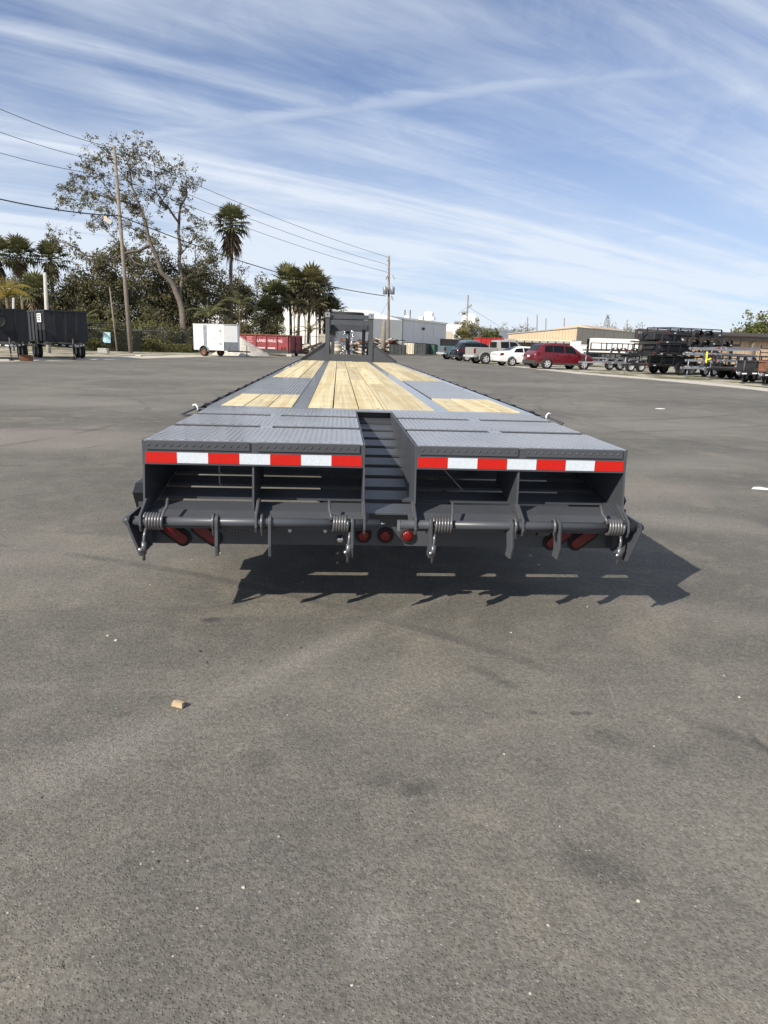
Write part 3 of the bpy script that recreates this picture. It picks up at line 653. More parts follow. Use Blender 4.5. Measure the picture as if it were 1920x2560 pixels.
# ------------------------------------------------------------------ vegetation helpers
def leaves_object(name, pts, m, parent, size, seed, aspect=.55):
    """pts: list of (pos, tint); one small bent leaf face each"""
    rnd = random.Random(seed); vs = []; fs = []; tint = []
    for p, t in pts:
        s = size*rnd.uniform(.6, 1.35); d = Vector((rnd.gauss(0, 1), rnd.gauss(0, 1), rnd.gauss(0, .8))).normalized(); x = d.orthogonal().normalized()
        x = (Matrix.Rotation(rnd.uniform(0, 6.28), 3, d) @ x); y = d.cross(x); k = len(vs)
        vs += [p-x*s*.5, p-y*s*aspect*.5+d*s*.1, p+x*s*.5, p+y*s*aspect*.5+d*s*.1]; fs += [(k, k+1, k+2), (k, k+2, k+3)]; tint += [t, t]
    me = bpy.data.meshes.new(name); me.from_pydata(vs, [], fs); me.materials.append(m)
    at = me.attributes.new('tint', 'FLOAT', 'FACE'); at.data.foreach_set('value', [max(0, min(1, t)) for t in tint])
    o = bpy.data.objects.new(name, me); col.objects.link(o); o.parent = parent; return o
def clump(rnd, c, r, n, base=.5, flat=.8):
    out = []
    for _ in range(n):
        v = Vector((rnd.gauss(0, 1), rnd.gauss(0, 1), rnd.gauss(0, flat))); v = v/max(v.length, .01)*r*(rnd.random()**.5)
        out.append((c+v, base+rnd.uniform(-.28, .28)))
    return out
def limb_chain(mb, pts, r0, r1, n=7):
    m = len(pts); mb.tube(pts, [r0+(r1-r0)*(i/(m-1))**.8 for i in range(m)], n)
def leafy_tree(name, label, cat, base, h, rx, m, seed, n=2600, size=.3, crown0=.3, group=None, trunk_r=.16, blobs=14, cs=.36):
    """tapered trunk with limbs, crown made of uneven leaf clumps"""
    rnd = random.Random(seed); t = thing(name, label, cat, base, 0, group); tr = MB()
    tp = [Vector((noise.noise((seed, z*.4, 1))*.4*z/h, noise.noise((seed, z*.4, 7))*.4*z/h, z*h*.85)) for z in [i/6 for i in range(7)]]
    limb_chain(tr, tp, trunk_r, trunk_r*.25)
    pts = []; cz = h*(1+crown0)/2-.06*h; rz = h*(1-crown0)/2
    for i in range(blobs):
        v = Vector((rnd.gauss(0, 1), rnd.gauss(0, 1), rnd.gauss(0, 1))).normalized()*(rnd.uniform(.35, .9))
        c = Vector((v.x*rx, v.y*rx, cz+v.z*rz)); a = tp[min(6, max(1, int(6*min(1, c.z/h*.7))))]
        mid = a.lerp(c, .55)+Vector((0, 0, -.08*h*rnd.random())); limb_chain(tr, [a, mid, c], trunk_r*.35, trunk_r*.06, 5)
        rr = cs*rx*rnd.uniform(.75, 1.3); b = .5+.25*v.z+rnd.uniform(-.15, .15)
        k = 4
        for _ in range(k):
            cc = c+Vector((rnd.gauss(0, 1), rnd.gauss(0, 1), rnd.gauss(0, .8)))*rr*.55
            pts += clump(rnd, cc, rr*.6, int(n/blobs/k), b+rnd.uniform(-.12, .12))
    tr.build('trunk', MAT['bark'], t); leaves_object('crown', pts, m, t, size, seed); return t
def fan(mb, tints, rnd, o, d, stalk, r, droop, t, blades=12):
    d = d.normalized(); side = d.cross(Vector((0, 0, 1)))
    if side.length < .05: side = Vector((1, 0, 0))
    side.normalize(); up = side.cross(d); c = o+d*stalk
    mb.tube([o, o+d*stalk*.5+Vector((0, 0, .03)), c], .025, 4, caps=False); tints += [t]*8
    for i in range(blades):
        a = R(-105+210*i/(blades-1)); bd = (d*math.cos(a)+side*math.sin(a)).normalized(); L = r*(.75+.25*math.cos(a))*rnd.uniform(.85, 1.1)
        w = side*math.cos(a)-d*math.sin(a); w = w.normalized()*.075*r
        m1 = c+bd*L*.6+up*.04; e = c+bd*L+Vector((0, 0, -droop*L*rnd.uniform(.5, 1.2)))
        mb.add([c-w*.4, c+w*.4, m1+w, m1-w, e], [(0, 1, 2, 3), (3, 2, 4)]); tt = t+rnd.uniform(-.2, .2); tints += [tt, tt]
def tint_build(mb, tints, name, m, parent):
    o = mb.build(name, m, parent); at = o.data.attributes.new('tint', 'FLOAT', 'FACE')
    tints = (tints+[.5]*len(mb.f))[:len(mb.f)]; at.data.foreach_set('value', [max(0, min(1, q)) for q in tints]); return o
def fan_palm(name, label, base, h, cr, seed, m='palm', skirt=1.0, fans=30, tr=.17, lean=(0, 0), group=None):
    rnd = random.Random(seed); t = thing(name, label, 'palm tree', base, 0, group)
    tk = MB(); top = Vector((lean[0], lean[1], h-cr*.95))
    limb_chain(tk, [Vector((0, 0, -.05)), Vector((lean[0]*.3, lean[1]*.3, h*.4)), top], tr*1.15, tr*.85, 9); tk.build('trunk', MAT['palmbark'], t)
    cb, ct = MB(), []
    for i in range(fans):
        el = R(-30+115*(i/fans)**.9); az = i*2.39996+rnd.uniform(-.3, .3)
        d = Vector((math.cos(az)*math.cos(el), math.sin(az)*math.cos(el), math.sin(el)))
        fan(cb, ct, rnd, top+Vector((0, 0, .1)), d, cr*rnd.uniform(.5, .7), cr*rnd.uniform(.5, .66), .35-.25*math.sin(el), .35+.3*math.sin(el)+rnd.uniform(-.15, .2))
    tint_build(cb, ct, 'crown', MAT[m], t)
    if skirt > 0:
        sb, stt = MB(), []
        for i in range(22):
            az = i*2.39996; d = Vector((math.cos(az)*.5, math.sin(az)*.5, -1.0)); q = top+Vector((0, 0, -rnd.uniform(0, skirt*.7)))
            fan(sb, stt, rnd, q, d, cr*.2, cr*.5*skirt**.5, .5, rnd.uniform(.1, .9), 7)
        tint_build(sb, stt, 'dead_skirt', MAT['palm_dead'], t)
    return t
def feather_palm(name, label, base, h, L, seed, m='palm', fronds=11, group=None, trunk=.1):
    rnd = random.Random(seed); t = thing(name, label, 'palm tree', base, 0, group)
    MB().tube([(0, 0, -.05), (.05, 0, h*.5), (0, 0, h)], [trunk, trunk*.8, trunk*.7], 8).build('trunk', MAT['palmbark'], t)
    mb, tn = MB(), []
    for i in range(fronds):
        az = i*2.39996+rnd.uniform(-.3, .3); el = R(rnd.uniform(35, 80)); p = Vector((0, 0, h)); d = Vector((math.cos(az)*math.cos(el), math.sin(az)*math.cos(el), math.sin(el))); pth = [p.copy()]
        for k in range(9):
            p = p+d*(L/9); d = (d+Vector((0, 0, -.22))).normalized(); pth.append(p.copy())
        mb.tube(pth, .02, 4, caps=False); tn += [.5]*(4*9)
        for k in range(1, 10):
            dd = (pth[k]-pth[k-1]).normalized(); sd = dd.cross(Vector((0, 0, 1))).normalized()
            for s in (-1, 1):
                for q in (0, .5):
                    a = pth[k-1].lerp(pth[k], q); l = L*.24*math.sin(math.pi*(k/11+.08)); e = a+(sd*s+dd*.6).normalized()*l+Vector((0, 0, -.35*l)); w = dd*.035*L*.5
                    mb.add([a-w, a+w, e], [(0, 1, 2)]); tn.append(.5+rnd.uniform(-.3, .4))
    tint_build(mb, tn, 'fronds', MAT[m], t); return t

# ------------------------------------------------------------------ left: thicket, oak, palms
rn = random.Random(11)
oak = thing('oak_tree', 'tall sparse oak with bare grey limbs rising over the thicket', 'tree', G(462, 68), 0)
ob = oak.location.copy(); tk = MB(); pts = []
def W(px, py, dd=0): return P(px, py+(18 if py < 700 else 0), 68+dd) - ob
LIMBS = [
 ([(464, 884, 0), (460, 812, 0), (451, 748, 0), (428, 702, -.5), (405, 661, -1), (376, 595, -1.5), (359, 522, -2), (341, 499, -2)], .42, .17),
 ([(451, 748, 0), (453, 682, .8), (448, 566, 1.2), (451, 494, 1.5), (463, 470, 1.5), (467, 425, 1.6)], .26, .06),
 ([(359, 522, -2), (327, 444, -2.3), (324, 407, -2.4), (307, 349, -2.2)], .15, .03),
 ([(341, 499, -2), (289, 482, -2.6), (217, 459, -3), (174, 436, -3.2)], .13, .03),
 ([(448, 540, 1.2), (405, 485, .6), (390, 450, .4), (385, 392, .2)], .13, .03),
 ([(376, 595, -1.5), (289, 630, -2.5), (217, 618, -3.5), (174, 592, -4), (130, 572, -4.3)], .16, .035),
 ([(327, 444, -2.3), (290, 400, -3), (262, 362, -3.2)], .07, .02), ([(289, 482, -2.6), (250, 430, -3.4), (228, 395, -3.6)], .07, .02),
 ([(405, 661, -1), (340, 640, 0), (270, 560, .8), (232, 540, 1.0)], .1, .025), ([(405, 485, .6), (440, 430, -.2), (436, 400, -.4)], .06, .02),
 ([(217, 459, -3), (190, 500, -3.4), (165, 480, -3.6)], .05, .02), ([(324, 407, -2.4), (352, 380, -1.6), (345, 350, -1.4)], .06, .02),
 ([(376, 595, -1.5), (350, 560, 1.2), (300, 540, 2), (262, 500, 2.4)], .09, .02), ([(451, 620, 1), (490, 570, 1.6), (500, 545, 1.8)], .08, .02), ([(453, 700, .6), (510, 650, 1.2), (545, 640, 1.4)], .08, .02)]
tips = []
for pl, r0, r1 in LIMBS:
    ch = [W(*q) for q in pl]; fine_ = []
    for i in range(len(ch)-1):
        for k in range(3):
            p = ch[i].lerp(ch[i+1], k/3); fine_.append(p+Vector((noise.noise(p*.7), noise.noise(p*.7+Vector((9, 0, 0))), noise.noise(p*.7+Vector((0, 9, 0)))))*.22*(1 if i or k else 0))
    fine_.append(ch[-1]); limb_chain(tk, fine_, r0*.88, r1*.7, 8)
    m = len(fine_)
    for i in range(m//3 if r0 > .2 else 1, m):
        if r0 > .2 and i < m*.55: continue
        for _ in range(2 if i < m-1 else 4):
            d = Vector((rn.gauss(0, 1), rn.gauss(0, 1), rn.gauss(.1, .8))).normalized()*rn.uniform(.5, 1.25); a = fine_[i]; e = a+d; mm = a.lerp(e, .5)+Vector((rn.gauss(0, .12), rn.gauss(0, .12), .1))
            limb_chain(tk, [a, mm, e], .035, .01, 4); tips.append(e); tips.append(mm)
            for __ in range(5):
                d2 = Vector((rn.gauss(0, 1), rn.gauss(0, 1), rn.gauss(.2, .8))).normalized()*rn.uniform(.4, .9); e2 = e+d2; limb_chain(tk, [mm.lerp(e, .6), e, e2] if rn.random() < .3 else [e, e.lerp(e2, .5)+Vector((0, 0, .05)), e2], .014, .006, 3); tips.append(e2)
tk.build('trunk', MAT['bark'], oak)
for e in tips:
    if rn.random() < .5: pts += clump(rn, e, rn.uniform(.2, .46), rn.randint(8, 24), .5+.2*rn.random())
leaves_object('crown', pts, MAT['leaf_oak'], oak, .19, 3)

TH = [(245, 72, 10.2, 3.6, 'leaf_dark', 'olive thicket tree behind the utility pole'), (330, 74, 11.6, 4.0, 'leaf_oak', 'tall dull green thicket tree between utility pole and oak trunk'),
      (420, 75, 11.8, 3.8, 'leaf_dark', 'dark thicket tree right behind the oak trunk'), (495, 76, 12.6, 3.6, 'leaf_oak', 'olive tree between the oak and the tall palm'),
      (175, 70, 8.2, 3.4, 'leaf_oak', 'shaggy thicket tree behind the grey dump trailer'), (600, 88, 11.6, 3.6, 'leaf_oak', 'loose leafy tree right behind the tall palm'), (95, 74, 7.2, 3.0, 'leaf_dark', 'dark thicket tree behind the short concrete post'), (15, 76, 7.4, 3.4, 'leaf_dark', 'dark thicket tree at the left edge behind the palms')]
for i, (px, d, h, rx, m, lab) in enumerate(TH):
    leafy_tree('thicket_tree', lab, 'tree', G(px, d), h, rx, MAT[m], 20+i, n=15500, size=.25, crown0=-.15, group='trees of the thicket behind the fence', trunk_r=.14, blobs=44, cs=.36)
BU = [(235, 61, 2.6, 1.5, 'leaf_green', 'low green shrub at the fence by the dump trailer'), (300, 62.5, 2.8, 1.6, 'leaf_dark', 'low weedy shrub left of the utility pole foot'), (365, 64, 3.0, 1.7, 'leaf_green', 'yellow green shrub right of the utility pole foot'), (430, 67, 3.0, 1.7, 'leaf_green', 'bright green shrub in front of the oak trunk'), (480, 68, 2.8, 1.6, 'leaf_dark', 'dark shrub left of the white cargo trailer'),
      (555, 70, 3.6, 1.9, 'leaf_dark', 'dark bush behind the white cargo trailer'), (625, 74, 3.6, 1.9, 'leaf_dark', 'dark bush behind the gravel heap'), (670, 78, 4.0, 2.0, 'leaf_dark', 'dark bush behind the red roll-off container'), (275, 66, 4.6, 2.2, 'leaf_dark', 'tall dark bush behind the leaning thin post'), (400, 69, 4.8, 2.3, 'leaf_dark', 'tall dark bush under the oak limbs'), (200, 64, 4.0, 2.0, 'leaf_dark', 'dark bush behind the end of the grey dump trailer')]
for i, (px, d, h, rx, m, lab) in enumerate(BU):
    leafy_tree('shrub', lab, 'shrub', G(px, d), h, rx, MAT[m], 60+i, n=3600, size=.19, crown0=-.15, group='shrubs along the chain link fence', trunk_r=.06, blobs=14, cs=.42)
# weeds along the fence foot
wp = []
for _ in range(9000):
    px = rn.uniform(205, 480); q = G(px, 59.5+ (px-215)*.018 + abs(rn.gauss(0, 1.2))); q.z = rn.random()**2*.75; wp.append((q, rn.uniform(.1, .9)))
tag(leaves_object('fence_weeds', wp, MAT['leaf_green'], None, .2, 5, .25), 'rough dry weeds growing along the fence foot', 'weeds', kind='stuff')

def ctop(px, py, d): return P(px, py, d).z
fan_palm('fan_palm', 'tall single fan palm with brown skirt against the sky', G(577, 77), ctop(580, 530, 77), 1.95, 1, 'palm', 2.6, 44, .2, (.3, 0))
CL = [(690, 84, 672+36, 2.2, 'dark fan palm at the left side of the palm clump'), (728, 87, 668, 2.3, 'tallest left fan palm of the clump before the white shed'), (770, 87, 672, 2.4, 'olive fan palm in the middle of the palm clump'), (800, 90, 690, 2.3, 'olive fan palm right of the clump middle'), (668, 82, 745, 1.9, 'low dark fan palm at the foot of the clump'), (830, 92, 745, 2.2, 'low fan palm behind the gooseneck upright'), (745, 92, 690, 2.3, 'rear fan palm half hidden inside the clump')]
for i, (px, d, py, cr, lab) in enumerate(CL):
    fan_palm('fan_palm', lab, G(px, d), ctop(px, py, d), cr, 30+i, 'palm_olive' if i in (2, 3, 6) else 'palm', 1.7, 38, .17, (rn.uniform(-.4, .4), 0), 'clump of fan palms before the white shed')
for i, (px, d, py, cr, mm, lab) in enumerate([(8, 66, 598, 2.0, 'palm', 'fan palm cut by the left edge of the picture'), (66, 69, 600, 1.9, 'palm', 'fan palm second from the left edge'), (142, 71, 612, 1.9, 'palm', 'fan palm left of the oak crown'), (100, 64, 690, 1.7, 'palm', 'low dark fan palm behind the short concrete post')]):
    fan_palm('fan_palm', lab, G(px, d), ctop(px, py, d), cr, 50+i, mm, 1.2, 34, .17, group='fan palms at the left edge')
feather_palm('feather_palm', 'yellowing feather palm above the black dump trailer', G(28, 58), 4.1, 2.6, 3, 'palm_yellow', 16, trunk=.2)
feather_palm('feather_palm', 'bright green arching feather palm behind the grey dump trailer', G(205, 60), 1.6, 2.5, 4, 'palm', 12)
for i, (px, d, h, L, lab) in enumerate([(735, 82, 5.2, 2.0, 'thin feather palm before the left of the white shed'), (762, 83, 4.3, 1.9, 'thin feather palm before the middle of the white shed'), (790, 84, 5.0, 2.0, 'thin feather palm before the right of the white shed'), (775, 80, 2.2, 1.8, 'short feather palm behind the container end'), (525, 68, 3.2, 2.6, 'feather palm rising behind the white cargo trailer'), (600, 72, 4.6, 2.4, 'feather palm between the tall palm and the gravel heap')]):
    feather_palm('feather_palm', lab, G(px, d), h, L, 70+i, 'palm_olive' if i < 4 else 'palm', 12, 'thin feather palms', .07)
fan_palm('fan_palm', 'small bushy fan palm before the white building corner', G(1155, 128), ctop(1155, 822, 128), 2.3, 91, 'palm_olive', .6, 34, .3)
# far trees
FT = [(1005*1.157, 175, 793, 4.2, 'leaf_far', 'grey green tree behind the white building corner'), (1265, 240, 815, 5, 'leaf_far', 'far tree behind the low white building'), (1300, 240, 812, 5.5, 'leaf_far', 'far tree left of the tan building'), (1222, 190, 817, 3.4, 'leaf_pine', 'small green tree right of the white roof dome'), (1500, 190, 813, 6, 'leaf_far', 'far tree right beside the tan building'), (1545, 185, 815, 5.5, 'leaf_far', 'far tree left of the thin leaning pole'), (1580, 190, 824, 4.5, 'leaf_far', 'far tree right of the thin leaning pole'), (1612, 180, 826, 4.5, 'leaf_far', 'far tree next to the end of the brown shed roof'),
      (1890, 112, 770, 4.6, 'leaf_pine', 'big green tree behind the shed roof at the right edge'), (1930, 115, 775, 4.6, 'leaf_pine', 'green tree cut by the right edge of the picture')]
for i, (px, d, py, rx, m, lab) in enumerate(FT):
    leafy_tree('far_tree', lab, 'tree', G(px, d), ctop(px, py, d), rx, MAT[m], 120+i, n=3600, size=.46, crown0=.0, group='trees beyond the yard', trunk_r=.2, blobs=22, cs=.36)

# ------------------------------------------------------------------ chain link fence
def fence(px_d, label, arms=True):
    t = thing('chain_link_fence', label, 'fence', G(*px_d[0]))
    o = t.location.copy(); pts_ = []
    for (a, da), (b, db) in zip(px_d[:-1], px_d[1:]):
        A, B = G(a, da), G(b, db); n = max(1, round((B-A).length/3.2))
        for k in range(n): pts_.append(A.lerp(B, k/n)-o)
    pts_.append(G(*px_d[-1])-o)
    for p in pts_:
        mb = MB().tube([p, p+Vector((0, 0, 1.85))], .035, 8)
        if arms: mb.bar(p+Vector((0, 0, 1.85)), p+Vector((-.22, -.12, 2.2)), .04, .04)
        mb.build('fence_post', MAT['galv'], t)
    MB().tube([p+Vector((0, 0, 1.82)) for p in pts_], .026, 6).build('top_rail', MAT['galv'], t)
    if arms:
        for k in (.35, .95): MB().tube([p+Vector((-.22*k, -.12*k, 1.85+.35*k)) for p in pts_], .007, 4).build('barbed_wire', MAT['galv'], t)
    ms = MB()
    for A, B in zip(pts_[:-1], pts_[1:]):
        l = (B-A).length; d = (B-A)/l; s = .16; k = -1.8
        while k < l:
            for sg in (1, -1):
                a0, a1 = (k, k+1.8) if sg > 0 else (k+1.8, k); z0, z1 = 0, 1.8
                lo, hi = max(0, min(a0, a1)), min(l, max(a0, a1))
                if hi-lo < .05: continue
                f = lambda q: z0+(q-a0)/(a1-a0)*(z1-z0)
                p0, p1 = A+d*lo+Vector((0, 0, f(lo))), A+d*hi+Vector((0, 0, f(hi))); w = Vector((0, 0, .004))
                ms.add([p0-w, p1-w, p1+w, p0+w], [(0, 1, 2, 3)])
            k += s
    tag(ms.build('mesh', MAT['galv'], t), kind='stuff')
fence([(212, 60), (330, 61.5), (490, 66)], 'chain link fence with barbed wire arms left of the white cargo trailer')
fence([(595, 68), (700, 71), (845, 76)], 'chain link fence behind the red roll-off container', False)
MB_ = MB().box(-.3, .28, -.01, .01, -.4, .42).box(-.2, .3, -.022, -.011, -.45, .1)
o = MB_.build('fence_sign', MAT['lightblue'], None, loc=G(269, 60.2)+Vector((0, 0, 1.15))); o.rotation_euler = (0, R(3), R(8)); tag(o, 'torn pale blue notice hanging on the chain link fence', 'sign')

# ------------------------------------------------------------------ poles and wires
def pole(px_base, d, px_top, py_top, r, label, m='polewood', d2=None, name='utility_pole', arm=None):
    b = G(px_base, d); top = P(px_top, py_top, d2 or d)-b; t = thing(name, label, 'pole', b)
    MB().tube([(0, 0, -.1), top*.5, top], [r, r*.86, r*.7], 14).build('shaft', MAT[m], t); return t, b, top
t, b, top1 = pole(327, 58, 285, 365, .17, 'tall leaning wooden utility pole with floodlights at the thicket')
q = lambda px, py: P(px, py, 58)-b
MB().bar(q(284, 571), q(316, 571), .06, .06).build('lamp_arm', MAT['galv'], t)
f1 = MB().bar(q(262, 548), q(279, 559), .34, .22, (0, -1, .3)).build('floodlight', MAT['roofgrey'], t); MB().bar(q(263, 542), q(268, 553), .24, .24, (0, -1, .3)).build('lens', MAT['tan'], f1)
f2 = MB().bar(q(314, 560), q(328, 560), .3, .25, (0, -1, .2)).build('floodlight', MAT['black'], t); MB().bar(q(317, 559.5), q(325, 559.5), .32, .12, (0, -1, .2)).build('lens', MAT['white'], f2)
MB().bar(q(287, 372), q(293, 374), .1, .14).build('insulator', MAT['roofgrey'], t)
t2, b2, top2 = pole(971, 92, 972.5, 640, .17, 'utility pole with transformers in the middle distance')
q2 = lambda px, py, dd=0: P(px, py, 92+dd)-b2
for k, py in enumerate((643, 652, 663, 681)): MB().bar(q2(966, py), q2(973, py), .08, .1).build('insulator', MAT['roofgrey'], t2)
for px in (963, 981):
    MB().lathe([(.001, -.45), (.26, -.45), (.3, -.4), (.3, .38), (.26, .45), (.1, .47), (.1, .55), (.001, .55)], q2(px, 727, -.4), (0, 0, 1), 14).build('transformer', MAT['galv'], t2)
for a, c in (((965, 698), (968, 690)), ((981, 688), (986, 698)), ((978, 740), (983, 750))): MB().bar(q2(*a, -.3), q2(*c, -.3), .14, .14).build('fuse_cutout', MAT['roofgrey'], t2)
MB().tube([q2(972, 752), P(950, 790, 92)-b2], .016, 5).build('guy_wire', MAT['cable'], t2)
t3, b3, top3 = pole(1163, 150, 1170.5, 738, .2, 'leaning light pole behind the parked cars')
MB().bar(P(1171, 768, 150)-b3, P(1179, 762, 150)-b3, .3, .4).build('street_lamp_head', MAT['roofgrey'], t3)
for a in ((1145, 785, 160), (1262, 824, 175)): MB().tube([P(1169, 766, 150)-b3, P(*a)-b3], .03, 4).build('wire', MAT['cable'], t3)
pole(122, 50, 112, 682, .16, 'short pale concrete post standing behind the dump trailers', 'concrete', name='concrete_post')
pole(293, 60, 274, 719, .07, 'thin leaning bare stick leaning at the fence', 'polewood', name='leaning_post')
pole(33, 52, 34, 745, .12, 'pale thin post between the palms at the left edge', 'concrete', name='concrete_post')
pole(957, 86, 960, 803, .32, 'thick weathered timber post right of the gooseneck', 'polewood', name='timber_post')
for px, py, d, lab in ((1319, 793, 300, 'leftmost far pole above the tan building'), (1343, 787, 300, 'second far pole above the tan building'), (1365, 796, 300, 'third far pole above the tan building'), (1411, 795, 300, 'fourth far pole above the tan building roof'), (1568, 799, 190, 'thin leaning pole between far trees left of the shed')):
    pole(px-2, d, px, py, .28 if d > 200 else .16, lab, name='far_pole')
tw = thing('lattice_tower', 'distant lattice pylon above the trees', 'tower', G(1510, 420)); o_ = tw.location
for a in (-1, 1):
    for c in (-1, 1): MB().tube([(a*2.4, c*2.4, 0), (a*1.0, c*1.0, ctop(1511, 805, 420)), (a*.2, c*.2, ctop(1511, 789, 420))], .22, 4).build('tower_leg', MAT['galv'], tw)
for z in range(4, int(ctop(1511, 789, 420)), 3):
    w_ = 2.4-1.5*z/22; MB().bar((-w_, -w_, z), (w_, -w_, z+2.5), .2, .2).bar((w_, -w_, z), (-w_, -w_, z+2.5), .2, .2).build('tower_brace', MAT['galv'], tw)
def wire(pts3, r, label):
    pts_ = []
    for (a, b_, sag) in pts3:
        for k in range(14): q_ = k/14; p = Vector(a).lerp(Vector(b_), q_); p.z -= sag*4*q_*(1-q_); pts_.append(p)
    pts_.append(Vector(pts3[-1][1])); o = MB().tube(pts_, r, 5).build('overhead_wire', MAT['cable']); tag(o, label, 'wire', 'overhead wires across the left sky')
for (l, m_, e, r, lab) in (((-60, 246), (287, 371), (967, 642), .022, 'topmost overhead wire from the left edge past the pole top'), ((-60, 308), (287, 409), (966, 661), .02, 'second overhead wire from the top at left'), ((-60, 364), (288, 441), (966, 680), .02, 'third overhead wire from the top at left'), ((-60, 484), (300, 540), (964, 740), .045, 'thick lowest overhead cable running through the oak')):
    wire([(P(*l, 47), P(*m_, 57.7), .25), (P(*m_, 57.7), P(*e, 91.6), .5 if r < .04 else .9)], r, lab)
# ------------------------------------------------------------------ vehicles and yard things
def wheel_set(parent, spots, r, w, rimmat='alloy', side=-1, spokes=0):
    """tyre + rim at (x, y, z); axis along y"""
    for (x, y, z) in spots:
        a, b = MB(), MB(); s = -1 if y < 0 else 1
        a.lathe([(r*.66, -w/2), (r*.94, -w/2), (r, -w*.34), (r, w*.34), (r*.94, w/2), (r*.66, w/2), (r*.64, 0), (r*.66, -w/2)], (x, y, z), (0, 1, 0), 22)
        b.lathe([(.001, w*.30*s), (r*.16, w*.30*s), (r*.2, w*.34*s), (r*.58, w*.3*s), (r*.66, w*.44*s), (r*.69, w*.44*s), (r*.66, -w*.4*s)], (x, y, z), (0, 1, 0), 22)
        if spokes:
            for k in range(spokes):
                t = 2*math.pi*k/spokes; d = Vector((math.cos(t), 0, math.sin(t))); c = Vector((x, y+w*.36*s, z)); b.bar(c+d*r*.1, c+d*r*.64, r*.2, w*.12, (0, 1, 0))
        wo = a.build('wheel', MAT['rubber'], parent); b.build('rim', MAT[rimmat], wo)
        if spokes: 
            for k in range(spokes):
                t = 2*math.pi*(k+.5)/spokes; d = Vector((math.cos(t), 0, math.sin(t))); q = Vector((x, y+w*.325*s, z)); MB().bar(q+d*r*.3, q+d*r*.56, r*.2, w*.06, (0, 1, 0)).build('rim_opening', MAT['rubber'], wo)

def interp(st, x):
    for a, b in zip(st[:-1], st[1:]):
        if a[0] <= x <= b[0]:
            t = (x-a[0])/(b[0]-a[0]+1e-9); return [p+(q-p)*t for p, q in zip(a, b)]
    return list(st[0] if x < st[0][0] else st[-1])
def car_body(st, m, parent, name='body'):
    """st rows: x, z_bottom, z_belt, z_top, half width low, half width belt, half width top"""
    # refine stations for a smoother outline
    xs = sorted(set([r[0] for r in st] + [st[0][0]+(st[-1][0]-st[0][0])*i/36 for i in range(37)]))
    mb = MB(); vs = []; n = 0
    for x in xs:
        _, zb, zl, zt, wl, wb, wt = interp(st, x); zm = zb+(zl-zb)*.5
        half = [(wl*.94, zb), (wl, zb+.06), (wl*1.015, zm), (wb, zl-.03), (wb*.985, zl), (wt+.02, zt-.05 if zt-zl > .1 else zt-.02), (wt-.04, zt-.008), (wt*.5, zt+.012)]
        ring = [(x, -y, z) for y, z in half] + [(x, y, z) for y, z in reversed(half)]
        n = len(ring); vs += ring
    fs = []
    for i in range(len(xs)-1):
        for k in range(n): fs.append((i*n+k, (i+1)*n+k, (i+1)*n+(k+1) % n, i*n+(k+1) % n))
    fs.append(tuple(range(n))); fs.append(tuple((len(xs)-1)*n+k for k in range(n))[::-1])
    mb.add(vs, fs, True); o = mb.build(name, m, parent); o.data.set_sharp_from_angle(angle=R(38)); return o
def side_glass(st, x0, x1, parent, t0=.1, t1=.86, s=-1, slant0=0, slant1=0, name='side_window'):
    mb = MB(); vs = []; N_ = 6
    for i in range(N_+1):
        for t in (t0, t1):
            x = x0+(x1-x0)*i/N_ + ((slant0*(1-i/N_)+slant1*(i/N_))*t); _, zb, zl, zt, wl, wb, wt = interp(st, x)
            y = wb*.985+(wt+.02-wb*.985)*t; z = zl+(zt-.05-zl)*t; vs.append((x, s*(y+.008), z+.004))
    mb.add(vs, [(2*i, 2*i+2, 2*i+3, 2*i+1) for i in range(N_)]); return mb.build(name, MAT['glass'], parent)
def top_glass(st, x0, x1, parent, k=.86, name='rear_window'):
    mb = MB(); vs = []; N_ = 6
    for i in range(N_+1):
        x = x0+(x1-x0)*i/N_; _, zb, zl, zt, wl, wb, wt = interp(st, x); sg = -1 if x0 < 0 else 1
        for y in (-wt*k, 0, wt*k): vs.append((x+sg*.012, y, zt+.020 if y == 0 else zt+.014))
    mb.add(vs, [(3*i+j, 3*i+j+1, 3*i+j+4, 3*i+j+3) for i in range(N_) for j in (0, 1)]); return mb.build(name, MAT['glass'], parent)
def arch(parent, x, y, z, r):
    s = -1 if y < 0 else 1
    MB().lathe([(.001, 0), (r, 0), (r, .008), (.001, .008)], (x, y, z), (0, s, 0), 24).build('wheel_arch', MAT['rubber'], parent)
CAR_RZ = math.atan2(.2, .98)
def place(near_rear, ax, hw):
    c, s = math.cos(CAR_RZ), math.sin(CAR_RZ); lx, ly = ax, -hw
    return Vector((near_rear[0]-(c*lx-s*ly), near_rear[1]-(s*lx+c*ly), 0))

